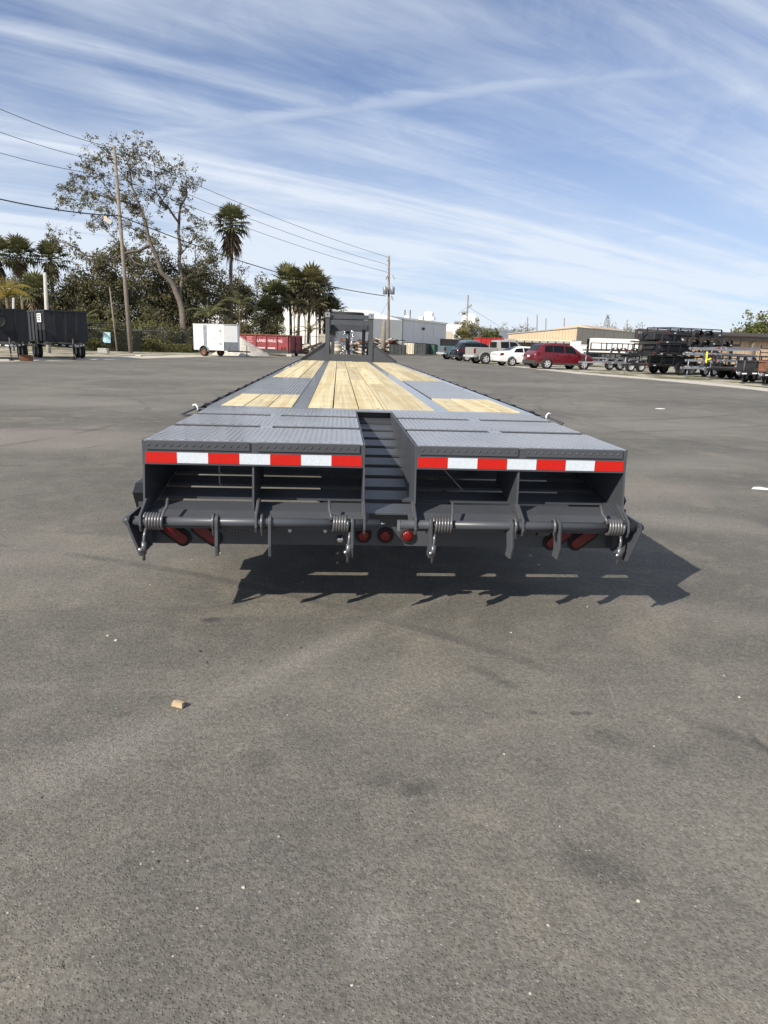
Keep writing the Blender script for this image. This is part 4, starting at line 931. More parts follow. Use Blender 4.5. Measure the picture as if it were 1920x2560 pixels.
# red crossover
st = [(-2.34, .5, .86, .9, .80, .80, .78), (-2.28, .42, .96, 1.02, .88, .87, .82), (-2.12, .36, 1.04, 1.16, .93, .91, .80), (-1.78, .33, 1.08, 1.58, .95, .93, .70), (-1.62, .32, 1.08, 1.655, .955, .935, .68), (-.9, .28, 1.06, 1.70, .955, .94, .68), (0, .27, 1.03, 1.695, .955, .94, .68), (.5, .27, 1.01, 1.62, .955, .94, .68), (1.28, .28, .99, 1.12, .955, .93, .80), (1.9, .3, .93, .99, .94, .90, .80), (2.22, .36, .8, .85, .86, .82, .74), (2.34, .45, .68, .7, .72, .7, .66)]
c = thing('parked_car', 'dark red crossover parked rightmost in the row, tail towards us', 'car', place((13.95, 45.44), -1.41, .82), CAR_RZ, 'cars parked along the right side of the lot')
car_body(st, MAT['redcar'], c)
side_glass(st, -1.62, -.98, c, slant0=.12, slant1=.02); side_glass(st, -.92, -.1, c); side_glass(st, -.02, .98, c, slant1=-.42); side_glass(st, -1.55, .8, c, s=1); top_glass(st, -2.08, -1.70, c); top_glass(st, .55, 1.22, c, name='windshield')
for s in (-1, 1):
    MB().prism([(-2.20, .92), (-1.92, .98), (-1.95, 1.12), (-2.16, 1.08)], 'y', s*.905, s*.945).build('tail_light', MAT['redlens'], c)
MB().box(-2.36, -2.0, -.93, .93, .33, .56).box(-2.0, -1.72, -.965, -.90, .33, .48).build('rear_bumper', MAT['trim'], c, bevel=.05)
MB().box(-1.0, 1.05, -.972, -.93, .27, .40).build('sill_trim', MAT['trim'], c)
MB().box(-2.37, -2.345, -.16, .16, .78, .90).build('licence_plate', MAT['white'], c)
for x in (-.95, -.06, 1.02): MB().box(x-.007, x+.007, -.9685, -.93, .42, 1.02).build('door_seam', MAT['rubber'], c)
for x in (-.75, .12): MB().box(x, x+.2, -.98, -.95, .93, .965).build('door_handle', MAT['redcar'], c)
for s in (-1, 1): MB().box(-1.5, .3, s*.6-.02, s*.6+.02, 1.70, 1.74).build('roof_rail', MAT['trim'], c)
MB().box(.72, .88, -1.12, -.95, 1.04, 1.18).build('door_mirror', MAT['redcar'], c, bevel=.03)
for x in (-1.41, 1.41):
    for y in (-.952, .952): arch(c, x, y, .37, .43)
wheel_set(c, [(x, y, .365) for x in (-1.41, 1.41) for y in (-.91, .91)], .365, .24, 'alloy', spokes=6)

# white sedan
st2 = [(-2.42, .45, .74, .8, .74, .74, .7), (-2.36, .35, .9, .97, .84, .82, .74), (-2.2, .3, .94, 1.04, .88, .86, .74), (-1.55, .27, .97, 1.09, .90, .885, .72), (-.95, .25, .97, 1.37, .905, .89, .60), (-.35, .24, .96, 1.455, .905, .89, .58), (.35, .24, .95, 1.44, .905, .89, .58), (.85, .24, .94, 1.25, .90, .885, .62), (1.3, .25, .92, 1.0, .90, .87, .70), (2.0, .28, .82, .88, .87, .83, .72), (2.3, .32, .7, .75, .78, .74, .66), (2.4, .4, .62, .64, .66, .64, .6)]
c = thing('parked_car', 'white sedan parked between the silver pickup and the red crossover', 'car', place((12.73, 50.37), -1.35, .8), CAR_RZ, 'cars parked along the right side of the lot')
car_body(st2, MAT['whitecar'], c)
side_glass(st2, -1.25, -.42, c, slant0=.3); side_glass(st2, -.35, .9, c, slant1=-.35); side_glass(st2, -1.1, .8, c, s=1); top_glass(st2, -1.5, -.85, c); top_glass(st2, .6, 1.25, c, name='windshield')
for s in (-1, 1): MB().prism([(-2.36, .76), (-2.02, .80), (-2.06, .95), (-2.28, .94)], 'y', s*.78, s*.89).build('tail_light', MAT['redlens'], c)
MB().box(-2.44, -2.40, -.5, .5, .82, .86).build('trunk_trim', MAT['redlens'], c)
MB().box(-.6, -.42, -.915, -.89, .8, .83).build('door_handle', MAT['trim'], c)
for x in (-1.35, 1.4):
    for y in (-.905, .905): arch(c, x, y, .33, .38)
wheel_set(c, [(x, y, .325) for x in (-1.35, 1.4) for y in (-.87, .87)], .325, .22, 'alloy', spokes=5)

def pickup(label, m, near, cab=1.0, dark=False, wheelmat='alloy'):
    c = thing('parked_pickup', label, 'pickup', place(near, -1.75, .85), CAR_RZ, 'cars parked along the right side of the lot')
    # bed: two walls, tailgate, floor
    for s in (-1, 1):
        y0, y1 = sorted((s*.82, s*.98))
        MB().prism([(-2.75, .55), (-.72, .55), (-.72, 1.28), (-2.72, 1.28), (-2.78, 1.2)], 'y', y0, y1).build('bed_side', MAT[m], c, bevel=.04)
        MB().box(-2.79, -2.64, s*.985-.012, s*.985+.012, .82, 1.2).build('tail_light', MAT['redlens'], c)
        MB().prism([(-1.75+.58*math.cos(R(q)), .42+.58*math.sin(R(q))) for q in range(-10, 191, 20)]+[(-1.75+.48*math.cos(R(q)), .42+.48*math.sin(R(q))) for q in range(190, -11, -20)], 'y', *sorted((s*.975, s*1.02))).build('fender_flare', MAT[m], c, bevel=.02)
    MB().box(-2.78, -2.72, -.82, .82, .62, 1.27).build('tailgate', MAT[m], c, bevel=.015); MB().box(-2.7, -.72, -.82, .82, .6, .7).build('bed_floor', MAT['black'], c)
    MB().box(-2.93, -2.78, -.95, .95, .48, .66).box(-2.9, -2.5, -.975, -.86, .5, .66).build('rear_bumper', MAT['alloy'], c, bevel=.03)
    s3 = [(-.70, .42, 1.22, 1.75, .97, .96, .74), (-.55, .42, 1.22, 1.88, .97, .96, .72), (.2, .4, 1.2, 1.93, .97, .96, .72), (.9, .4, 1.18, 1.9, .97, .96, .72), (1.65, .4, 1.16, 1.25, .97, .95, .85), (2.4, .42, 1.12, 1.18, .96, .93, .85), (2.75, .45, 1.0, 1.05, .9, .87, .8), (2.85, .5, .8, .85, .84, .8, .76)]
    car_body(s3, MAT[m], c, 'cab'); side_glass(s3, -.42, .3, c); side_glass(s3, .38, 1.3, c, slant1=-.4); top_glass(s3, .95, 1.6, c, name='windshield')
    MB().box(-.725, -.703, -.66, .66, 1.3, 1.75).build('rear_window', MAT['glass'], c)
    for x in (-1.75, 1.95):
        for y in (-.975, .975): arch(c, x, y, .42, .47)
    wheel_set(c, [(x, y, .4) for x in (-1.75, 1.95) for y in (-.96, .96)], .4, .25, wheelmat, spokes=5); return c
pickup('silver pickup parked left of the white sedan, chrome rear bumper', 'silvercar', (11.52, 54.41))
pickup('grey blue pickup, farthest of the parked row', 'bluecar', (11.04, 67.5))
st4 = [(r[0], r[1], r[2], r[3], r[4], r[5], r[6]) for r in st]
c = thing('parked_car', 'black crossover parked between the two pickups', 'car', place((11.36, 62.09), -1.41, .82), CAR_RZ, 'cars parked along the right side of the lot')
car_body(st4, MAT['blackcar'], c); side_glass(st4, -1.62, -.98, c, slant0=.12); side_glass(st4, -.92, -.1, c); side_glass(st4, -.02, .98, c, slant1=-.42); top_glass(st4, -2.08, -1.70, c)
for s in (-1, 1): MB().prism([(-2.26, .86), (-1.92, .95), (-1.95, 1.1), (-2.2, 1.05)], 'y', s*.895, s*.945).build('tail_light', MAT['redlens'], c)
MB().box(-2.36, -2.0, -.93, .93, .33, .5).build('rear_bumper', MAT['trim'], c, bevel=.05)
for x in (-1.41, 1.41):
    for y in (-.952, .952): arch(c, x, y, .37, .43)
wheel_set(c, [(x, y, .365) for x in (-1.41, 1.41) for y in (-.91, .91)], .365, .24, 'alloy', spokes=5)

# ---- black dump trailers at the left
def dump_trailer(label, loc, rz, m='blackmatt', H=2.6, L=4.3, spare=False, sign=False, name='dump_trailer', group=None, wide=1.05, Z0=.95, wr=.38):
    t = thing(name, label, 'trailer', loc, rz, group); dz = (Z0-.95)*.6
    for s in (-1, 1):
        side = MB().box(-L, 0, s*wide-.02, s*wide+.02, Z0, H-.06).build('side_wall', MAT[m], t)
        for k in range(6): MB().box(-.05-k*(L-.1)/5-.04, -.05-k*(L-.1)/5+.04, min(s*(wide+.02), s*(wide+.075)), max(s*(wide+.02), s*(wide+.075)), Z0, H-.07).build('rib', MAT[m], side)
        MB().box(-L-.03, .05, s*wide-.06, s*wide+.08, H-.068, H).build('top_rail', MAT[m], t)
        MB().prism([(q-L*.56+2.4*wr+1.5, r_+2*wr-.76) for q, r_ in [(-2.95, .80), (-2.85, .93), (-1.05, .93), (-.95, .80), (-.97, .78), (-1.07, .9), (-2.83, .9), (-2.93, .78)]], 'y', min(s*(wide-.02), s*(wide+.24)), max(s*(wide-.02), s*(wide+.24))).build('fender', MAT['blackmatt'], t)
    fr = MB().box(-.02, .02, -wide+.021, wide-.021, Z0, H-.06).build('front_wall', MAT[m], t)
    for y in (-.62, -.02, .55): MB().box(.02, .08, y-.045, y+.045, Z0, H-.07).build('rib', MAT[m], fr)
    MB().box(-.05, .09, -wide-.05, wide+.05, H-.066, H+.01).build('front_rail', MAT[m], t)
    MB().box(.021, .10, -.05, .6, Z0+.05, Z0+.05+.4*min(1, (H-Z0)/1.4)).build('pump_recess', MAT['rubber'], t)
    MB().box(-L, 0, -wide+.02, wide-.02, Z0-.06, Z0-.002).build('floor', MAT[m], t)
    for s in (-1, 1):
        MB().bar((-L, s*.6, .78+dz), (.3, s*.6, .78+dz), .09, .16).build('chassis_rail', MAT['black'], t)
        MB().bar((.2, s*.8, .78+dz), (1.45, s*.06, .72+dz), .09, .15).build('tongue_rail', MAT['black'], t)
        for k in range(3): a = .25+k*.36; p0 = Vector((.2, s*.84, .78+dz)).lerp(Vector((1.45, s*.1, .72+dz)), a-.1); p1 = Vector((.2, s*.84, .78+dz)).lerp(Vector((1.45, s*.1, .72+dz)), a+.06); MB().bar(p0+Vector((.04, s*.05, 0)), p1+Vector((.04, s*.05, 0)), .012, .06).build('reflector', MAT['white'], t)
    MB().box(1.4, 1.62, -.06, .06, .66+dz, .80+dz).tube([(1.66, 0, .74+dz), (1.6, 0, .7+dz)], .07, 8).build('coupler', MAT['galv'], t)
    MB().tube([(1.18, 0, 1.1), (1.18, 0, .35)], .04, 8).tube([(1.18, 0, .36), (1.18, 0, .04)], .028, 8).box(1.08, 1.28, -.1, .1, 0, .04).build('jack', MAT['trim'], t)
    wheel_set(t, [(x, s*(wide+.1), wr) for x in (-L*.56, -L*.56+2.4*wr) for s in (-1, 1)], wr, .22, 'black')
    if spare:
        a, b = MB(), MB(); a.lathe([(.25, 0), (.36, 0), (.38, .05), (.38, .17), (.36, .22), (.25, .22), (.24, .1), (.25, 0)], (.1, -.25, 1.9), (1, 0, 0), 22); b.lathe([(.001, .1), (.06, .1), (.1, .14), (.22, .1), (.26, .17)], (.1, -.25, 1.9), (1, 0, 0), 20)
        w = a.build('spare_wheel', MAT['rubber'], t); b.build('rim', MAT['trim'], w)
    if sign: 
        sg = MB().box(-1.55, -.6, -wide-.092, -wide-.08, 1.95, 2.42).build('notice_board', MAT['white'], t)
        for k, (w, z) in enumerate(((.8, 2.33), (.6, 2.2), (.7, 2.07))):
            for q in range(5): MB().box(-1.08-w/2+q*w/5, -1.08-w/2+q*w/5+w/7, -wide-.096, -wide-.0925, z-.035, z+.035).build('illegible_lettering', MAT['trim'], sg)
    return t
def rotv(v, a): return Vector((v[0]*math.cos(a)-v[1]*math.sin(a), v[0]*math.sin(a)+v[1]*math.cos(a), 0))
RZ = R(-56)
dump_trailer('black dump trailer with white notice on its side beside the thicket', G(121, 39.3)-rotv((0, -1.05), RZ), RZ, sign=True)
dump_trailer('black dump trailer with spare wheel, cut by the left edge', G(73, 36.6)-rotv((0, 1.05), RZ), RZ, 'black', 2.5, spare=True)
for zz, lab in ((0, 'red container under another one behind the left dump trailer'), (2.25, 'rusty red container peeping over the black dump trailer at the left edge')):
    o = MB().box(-2.2, 2.2, -1.1, 1.1, .1, 2.12).box(-2.25, 2.25, -1.15, 1.15, 2.12, 2.24)
    for k in range(9): o.box(-2.1+k*.52-.04, -2.1+k*.52+.04, -1.17, -1.1, .1, 2.12)
    o = o.build('red_container', MAT['redbox'], loc=G(-34, 75)+Vector((0, 0, zz))); o.rotation_euler = (0, 0, R(-15)); tag(o, lab, 'container')
def block(px, d, sx, sy, sz, m, label):
    o = MB().box(-sx, sx, -sy, sy, 0, sz).build('concrete_block', MAT[m], bevel=.02, loc=G(px, d)); o.rotation_euler = (0, 0, rn.uniform(-.4, .4)); tag(o, label, 'block')
block(259, 54, .38, .25, .36, 'concrete', 'pale concrete block lying before the fence left of the pole'); block(66, 35.5, .3, .22, .28, 'rust', 'brownish block on the ground before the left dump trailers'); block(724, 61.5, .22, .18, .22, 'concrete', 'white block under the corner of the red roll-off container'); block(347, 48, .22, .1, .1, 'stone', 'small pale timber offcut at the asphalt edge left')

# ---- white enclosed cargo trailer
RZ = R(-30); t = thing('cargo_trailer', 'white enclosed cargo trailer with side door before the thicket', 'trailer', G(549, 55), RZ)
MB().prism([(-1.75, -.9), (1.15, -.9), (1.85, -.12), (1.85, .12), (1.15, .9), (-1.75, .9)], 'z', .46, 2.34).build('body', MAT['white'], t, bevel=.02)
MB().prism([(-1.78, -.925), (1.16, -.925), (1.88, -.13), (1.88, .13), (1.16, .925), (-1.78, .925)], 'z', 2.342, 2.40).build('roof_edge', MAT['alloy'], t)
MB().prism([(1.155, -.915), (1.865, -.125), (1.85, -.115), (1.14, -.905)], 'z', .47, 1.1).build('stone_guard', MAT['galv'], t)
dr = MB().box(.18, .86, -.918, -.901, .52, 2.16).build('side_door', MAT['white'], t)
for z in (.95, 1.9): MB().box(.66, .98, -.935, -.919, z-.03, z+.03).build('hinge', MAT['trim'], dr)
MB().box(.22, .50, -.94, -.919, 1.28, 1.33).build('door_latch', MAT['trim'], dr)
for x0, x1, z0, z1 in ((.14, .18, .50, 2.2), (.86, .90, .50, 2.2), (.18, .86, 2.16, 2.2)): MB().box(x0, x1, -.922, -.901, z0, z1).build('door_trim', MAT['roofgrey'], t)
MB().box(-.78, -.42, -.912, -.901, .5, 2.30).build('side_strip', MAT['galv'], t)
MB().prism([(-.68+.46*math.cos(R(q)), .36+.46*math.sin(R(q))) for q in range(0, 181, 20)]+[(-.68+.41*math.cos(R(q)), .36+.41*math.sin(R(q))) for q in range(180, -1, -20)], 'y', -1.06, -.905).build('fender', MAT['galv'], t); MB().lathe([(.001, 0), (.42, 0), (.42, .01), (.001, .01)], (-.68, -.905, .37), (0, -1, 0), 24).build('wheel_well', MAT['rubber'], t)
wheel_set(t, [(-.68, -.97, .33), (-.68, .97, .33)], .33, .2, 'rust')
MB().bar((1.2, -.5, .42), (2.9, 0, .42), .08, .1).bar((1.2, .5, .42), (2.9, 0, .42), .08, .1).build('tongue', MAT['black'], t); MB().tube([(2.6, 0, .9), (2.6, 0, .03)], .035, 8).build('jack', MAT['black'], t)

# ---- gravel heap
hp = MB(); nr, ns = 14, 30; vs = [(0, 0, 1.55)]
for i in range(1, nr+1):
    for k in range(ns):
        a = 2*math.pi*k/ns; r = 2.6*i/nr; z = 1.55*(1-i/nr)**1.05; q = Vector((math.cos(a)*r, math.sin(a)*r, 0)); q *= 1+.18*noise.noise((math.cos(a)*1.3, math.sin(a)*1.3, 3)); vs.append((q.x, q.y, z+.16*noise.noise((q.x*2.5, q.y*2.5, 1)) - (.06 if i == nr else 0)))
fs = [(0, 1+k, 1+(k+1) % ns) for k in range(ns)] + [(1+(i-1)*ns+k, 1+i*ns+k, 1+i*ns+(k+1) % ns, 1+(i-1)*ns+(k+1) % ns) for i in range(1, nr) for k in range(ns)]
hp.add(vs, fs, True); o = hp.build('gravel_heap', MAT['gravel'], loc=G(603, 61)); tag(o, 'grey heap of gravel between cargo trailer and red container', 'gravel heap')

# ---- red roll-off container
def text_mesh(body, size, m, name):
    cu = bpy.data.curves.new('t', 'FONT'); cu.body = body; cu.size = size; cu.extrude = .003; cu.align_x = 'LEFT'
    ob_ = bpy.data.objects.new('t', cu); me = bpy.data.meshes.new_from_object(ob_); bpy.data.objects.remove(ob_); me.materials.append(m) if not me.materials else None
    me.materials.clear(); me.materials.append(m); o = bpy.data.objects.new(name, me); col.objects.link(o); return o
RZ = R(-26); t = thing('roll_off_container', 'faded red roll-off container with white lettering beside the gravel heap', 'container', G(722, 62)-rotv((0, -1.15), RZ), RZ)
LW = 5.6
for s in (-1, 1):
    w = MB().prism([(-LW, .52), (0, .52), (0, 1.72), (-LW, 1.72)], 'y', s*1.15-.02, s*1.15+.02).build('side_wall', MAT['redbox'], t)
    for k in range(6): MB().box(-.08-k*1.08-.05, -.08-k*1.08+.05, min(s*1.17, s*1.25), max(s*1.17, s*1.25), .5, 1.70).build('rib', MAT['redbox'], w)
    MB().box(-LW, .04, min(s*1.1, s*1.27), max(s*1.1, s*1.27), 1.722, 1.81).build('top_rail', MAT['rust'], t)
    MB().box(-LW, 0, min(s*1.11, s*1.23), max(s*1.11, s*1.23), .24, .5).build('bottom_rail', MAT['greydump'], t)
en = MB().box(-.02, .03, -1.125, 1.125, .52, 1.74).build('end_door', MAT['redbox'], t)
for y in (-1.06, 0, 1.06): MB().box(.031, .10, y-.05, y+.05, .3, 1.76).build('rib', MAT['redbox'], en)
MB().box(.10, .18, -.06, .3, 1.0, 1.12).build('door_latch', MAT['rust'], en)
MB().box(-LW, 0, -1.1, 1.1, .30, .52).build('floor', MAT['greydump'], t)
for y in (-.7, .7): wheel_set(t, [(-.3, y, .14), (-LW+.3, y, .14)], .14, .16, 'black')
for k in (0, 1): MB().bar((-.35-k*.28, -1.2, .36), (-.42-k*.28, -1.26, .78), .08, .05).build('side_hook', MAT['rust'], t)
def place_text(body, size, x, z, m='pale'):
    o = text_mesh(body, size, MAT[m], 'lettering'); o.parent = t; o.location = (x, -1.1735, z); o.rotation_euler = (R(90), 0, 0)
place_text('LAND', .34, -3.22, 1.16); place_text('&', .22, -2.42, 1.18); place_text('HAULING', .34, -2.10, 1.16)
for x, z, w, m in ((-4.3, 1.5, .75, 'palefade'), (-4.25, 1.32, .55, 'palefade'), (-4.3, 1.12, .7, 'palefade'), (-4.2, .92, .5, 'palefade'), (-4.3, .76, .75, 'palefade'), (-3.15, .6, .85, 'pale'), (-2.1, .6, .85, 'pale')):
    for q in range(int(w/.11)): MB().box(x+q*.11, x+q*.11+.08, -1.1735, -1.171, z, z+.10).build('illegible_lettering', MAT[m], t)

# ---- middle distance: dumpsters, scrap
def dumpster(px, d, sx, sy, h, m, rz, label, lid=True, name='dumpster'):
    t = thing(name, label, 'dumpster', G(px, d), rz, 'dumpsters in front of the white building')
    for s in (-1, 1): MB().prism([(-sy, .1), (sy, .1), (sy, h*.92), (-sy, h)], 'x', s*sx-.02, s*sx+.02).build('side_wall', MAT[m], t); 
    f = MB().box(-sx, sx, -sy-.02, -sy+.02, .1, h*.98).build('front_wall', MAT[m], t)
    for k in range(5): MB().box(-sx+.1+k*(2*sx-.2)/4-.03, -sx+.1+k*(2*sx-.2)/4+.03, -sy-.08, -sy-.021, .1, h*.95).build('rib', MAT[m], f)
    MB().box(-sx, sx, sy-.02, sy+.02, .1, h*.92).build('rear_wall', MAT[m], t); MB().box(-sx, sx, -sy, sy, .1, .16).build('floor', MAT[m], t)
    if lid: MB().prism([(-sy-.1, h+.02), (sy+.05, h*.92+.02), (sy+.05, h*.92+.05), (-sy-.1, h+.05)], 'x', -sx-.04, sx+.04).build('lid', MAT['trim'], t)
    return t
dumpster(994, 87, 1.0, .9, 1.25, 'greydump', R(-8), 'dark grey dumpster right of the timber post', False); dumpster(1033, 92, .85, .9, 1.5, 'cream', R(-35), 'cream dumpster between dark dumpster and green one'); dumpster(1056, 90, .8, .9, 1.45, 'greydump', R(-30), 'ribbed grey green dumpster left of the green one'); dumpster(1076, 91, .7, .9, 1.4, 'greendump', R(-20), 'green dumpster nearest the black trailer')
def scrap(px, d, w, h, n, seed, label):
    r = random.Random(seed); t = thing('scrap_pile', label, 'scrap pile', G(px, d), 0, 'scrap heaps in the middle distance')
    ms_ = ['brown', 'tan2', 'cream', 'black', 'rust', 'concrete', 'blackmatt']
    for i in range(n):
        z = h*r.random()*.92; k = 1-z/h*.5; a = Vector((r.uniform(-w, w)*k, r.uniform(-1.2, 1.2)*k, z+.05)); an = r.gauss(0, .35); l = r.uniform(.7, 2.4); b_ = a+Vector((math.cos(an)*l*.5, math.sin(an)*l*.5, r.gauss(0, .12)*l)); b_.z = max(.05, b_.z)
        MB().bar(a*2-b_ if (a*2-b_).z > .04 else a, b_, r.uniform(.1, .5), r.uniform(.05, .3)).build('scrap_piece', MAT[r.choice(ms_)], t)
scrap(968, 92, 2.6, 1.9, 60, 1, 'heap of scrap timber and steel around the timber post'); scrap(890, 84, 3.0, 1.6, 60, 2, 'heap of scrap seen through the gooseneck frame'); scrap(785, 74, 2.2, 1.0, 40, 3, 'low heap of scrap left of the gooseneck')
o = MB().box(-.35, .35, -.05, .05, 0, 2.1).build('board_post', MAT['tan2'], loc=G(806, 76)); tag(o, 'upright pinkish board standing left of the gooseneck frame', 'board')
o = thing('drum', 'pale green drum behind the gooseneck frame', 'drum', G(842, 70)); MB().lathe([(.001, 0), (.5, 0), (.5, .5), (.53, .52), (.5, .54), (.5, 1.0), (.53, 1.02), (.5, 1.04), (.5, 1.1), (.001, 1.1)], (0, 0, 0), (0, 0, 1), 18).build('shell', MAT['cream'], o)
dump_trailer('long low black trailer behind the grey blue pickup', G(1100, 96), R(172), 'black', 2.15, 7.5, name='box_trailer')
dump_trailer('bright red dump body behind the silver pickup', G(1190, 76), R(186), 'brightred', 2.25, 2.6)

# ---- buildings
def building_A():
    A, B = G(850, 116), G(1113, 168); d = (B-A).normalized(); rz = math.atan2(d.y, d.x); L = (B-A).length; H = 6.0
    t = thing('warehouse', 'long white warehouse with flat roof behind the gooseneck', 'building', A, rz)
    MB().box(-1, L, 0, 30, 0, H).build('wall', MAT['whitewall'], t)
    MB().box(-1.2, L+.2, -.25, 30.2, H, H+.35).build('roof_edge', MAT['white'], t)
    for k in range(9): MB().box(L*(k+.5)/9-.06, L*(k+.5)/9+.06, -.05, -.001, 0, H).build('wall_seam', MAT['whitewall'], t)
    for x in (L*.46, L*.49): MB().box(x-.1, x+.1, -.16, -.002, 0, H).build('downpipe', MAT['trim'], t)
    for x, w, h in ((L*.2, 5, 3.6), (L*.38, 5, 3.4)):
        dd = MB().box(x-w/2, x+w/2, -.04, -.002, 0, h).build('loading_door', MAT['whitewall'], t)
        for a, b_, c_, e in ((x-w/2-.1, x+w/2+.1, h, h+.14), (x-w/2-.1, x-w/2, 0, h), (x+w/2, x+w/2+.1, 0, h)): MB().box(a, b_, -.07, -.002, c_, e).build('door_frame', MAT['trim'], dd)
    MB().tube([(L*.03, -.1, 4.2), (L*.10, -.1, 4.4), (L*.10, -.1, 0)], .1, 6).build('pipe', MAT['trim'], t)
    MB().box(L*.7, L*.715, -.4, -.002, H*.72, H*.8).build('wall_lamp', MAT['trim'], t)
    # roof plant
    for px, py, d_, r, h in ((1069, 782, 160, 1.4, 1.9),): 
        p = rotv(G(px, d_)-A, -rz); MB().lathe([(.001, 0), (1.05, 0), (1.05, h), (.8, h+.2), (.001, h+.25)], (p.x, p.y, H+.3), (0, 0, 1), 20).build('roof_tank', MAT['white'], t)
    for px, s_ in ((1016, .5), (1050, .45), (1078, .45), (985, .35)):
        p = rotv(G(px, 150)-A, -rz); MB().box(p.x-s_, p.x+s_, p.y-s_, p.y+s_, H+.3, H+.3+s_*1.5).build('roof_unit', MAT['white'], t)
    for px, py in ((1009, 776), (1022, 783)): p = rotv(G(px, 150)-A, -rz); MB().tube([(p.x, p.y, H), (p.x, p.y, H+2.2)], .12, 5).build('roof_mast', MAT['trim'], t)
    return A, B, rz
A_, B_, arz = building_A()
t = thing('warehouse_annex', 'lower white annex with round roof dome right of the warehouse', 'building', G(1113, 168), arz)
LB = (G(1267, 236)-G(1149, 172)).length; off = rotv(G(1149, 172)-G(1113, 168), -arz)
MB().box(off.x, off.x+LB, off.y, off.y+26, 0, 5.9).build('wall', MAT['whitewall'], t); MB().box(off.x-.1, off.x+LB+.1, off.y-.2, off.y+26.1, 5.9, 6.15).build('roof_edge', MAT['white'], t)
MB().box(off.x-.06, off.x-.002, off.y+2, off.y+5.5, 1.5, 4.6).build('shutter', MAT['tan2'], t)
p = rotv(G(1197, 200)-G(1113, 168), -arz); MB().lathe([(2.6, 0), (2.6, 1.8), (2.4, 2.8), (1.8, 3.6), (.9, 4.1), (.001, 4.3)], (p.x, p.y+3, 5.9), (0, 0, 1), 24).build('roof_dome', MAT['white'], t)
# white corrugated shed behind the palm clump
A = G(686, 106); B = G(822, 97); d = (B-A).normalized(); L = (B-A).length; t = thing('white_shed', 'white corrugated shed behind the palm clump', 'building', A, math.atan2(d.y, d.x)); H = 5.9
MB().prism([(0, 0), (L, 0), (L, H*.80), (L*.45, H+.3), (0, H*.97)], 'y', 0, 14).build('wall', MAT['creamwall'], t)
for k in range(int(L/.5)):
    x = .25+k*.5; z1 = H*.97+(H*.03+.3)*x/(L*.45) if x < L*.45 else H+.3-(H*.2+.3)*(x-L*.45)/(L*.55); MB().box(x-.09, x+.09, -.07, -.001, 0, z1-.05).build('wall_rib', MAT['creamwall'], t)
# tan metal building
A = G(1436, 126); l = G(1268, 134); d = (l-A).normalized(); LL = (l-A).length; rz = math.atan2(d.y, d.x)
t = thing('tan_building', 'tan metal building with lean-to roof beyond the parked cars', 'building', A, rz); Hh = ctop(1436, 820, 126)
# local x runs left along the lit front, local y < 0 is towards the camera or away
sgn = 1 if (rotv(CAM-A, -rz)).y < 0 else -1
Rr = rotv(G(1486, 165)-A, -rz); D_ = sgn*max(20, abs(Rr.y))
y0, y1 = sorted((0, D_))
MB().prism([(0, 0), (LL, 0), (LL, Hh-1.3), (0, Hh)], 'y', y0, y1).build('wall', MAT['tan'], t)
MB().prism([(-.1, Hh), (LL+.1, Hh-1.3), (LL+.1, Hh-1.15), (-.1, Hh+.15)], 'y', y0-.2, y1+.2).build('roof', MAT['roofgrey'], t)
e_ = -.06*sgn
for k in range(int(LL/.6)):
    x = .3+k*.6; MB().box(x-.06, x+.06, min(e_, 0)-.001*(sgn > 0), max(e_, 0)+.001*(sgn < 0), 2.9, Hh-1.3*x/LL-.1).build('wall_rib', MAT['tan'], t)
MB().box(-.05, -.002, min(y0, y1)+.01, max(y0, y1)-.01, 0, Hh-.02).build('gable_panel', MAT['tan2'], t)
for k, (a, b_, h) in enumerate(((.12, .3, 3.2), (.55, .63, 2.9), (.72, .8, 2.9))): MB().box(-.12, -.052, *sorted((D_*a, D_*b_)), 0, h).build('doorway', MAT['rubber'], t)
for k in range(8): MB().box(-.1, -.0505, D_*(k+.5)/8-.05, D_*(k+.5)/8+.05, 0, Hh-.05).build('panel_seam', MAT['tan2'], t)
MB().prism([(3, Hh-1), (LL*.8, Hh-1.2), (LL*.8, Hh+.35), (LL*.42, Hh+1.0), (3, Hh+.4)], 'y', *sorted((D_*.35, D_*.8))).build('upper_storey', MAT['tan'], t)
yo = -sgn*3.4
MB().prism([(0, 2.85), (yo, 2.35), (yo, 2.25), (0, 2.75)], 'x', -.3, LL+1.2).build('lean_to_roof', MAT['roofgrey'], t)
for k in range(6): MB().box(LL*k/5-.06, LL*k/5+.06, yo*.95-.06, yo*.95+.06, 0, 2.3).build('lean_to_post', MAT['brown'], t)
for k in range(7): MB().box(LL*(k+.3)/7-.6, LL*(k+.3)/7+.5, *sorted((yo*.2, yo*.7)), .2, .9+.5*(k % 3)).build('stored_crate', MAT[['black', 'blackmatt', 'cream'][k % 3]], t)
# brown-roofed open shed at the right
A = G(1630, 84); B = G(1990, 90); d = (B-A).normalized(); L = (B-A).length; t = thing('open_shed', 'open tan shed with dark brown roof behind the trailer stacks', 'building', A, math.atan2(d.y, d.x)); z1 = ctop(1645, 822, 84)
MB().prism([(-.2, z1-.45), (2.6, z1), (3.6, z1-.1), (3.6, z1-.25), (2.6, z1-.15), (-.2, z1-.6)], 'x', -.4, L).build('roof', MAT['brown'], t)
MB().box(-.3, L, -.16, -.06, z1-1.05, z1-.46).build('fascia', MAT['brown'], t); MB().prism([(-.6, z1-.7), (2.6, z1-.15), (3.4, z1-.25), (3.4, z1-1.2), (-.4, z1-1.0)], 'x', -.42, -.3).build('gable', MAT['brown'], t)
for k in range(7): MB().box(L*k/6-.12, L*k/6+.12, -.055, .12, 0, z1-.6).build('roof_post', MAT['polewood'], t)
k = 0; x = 4.8
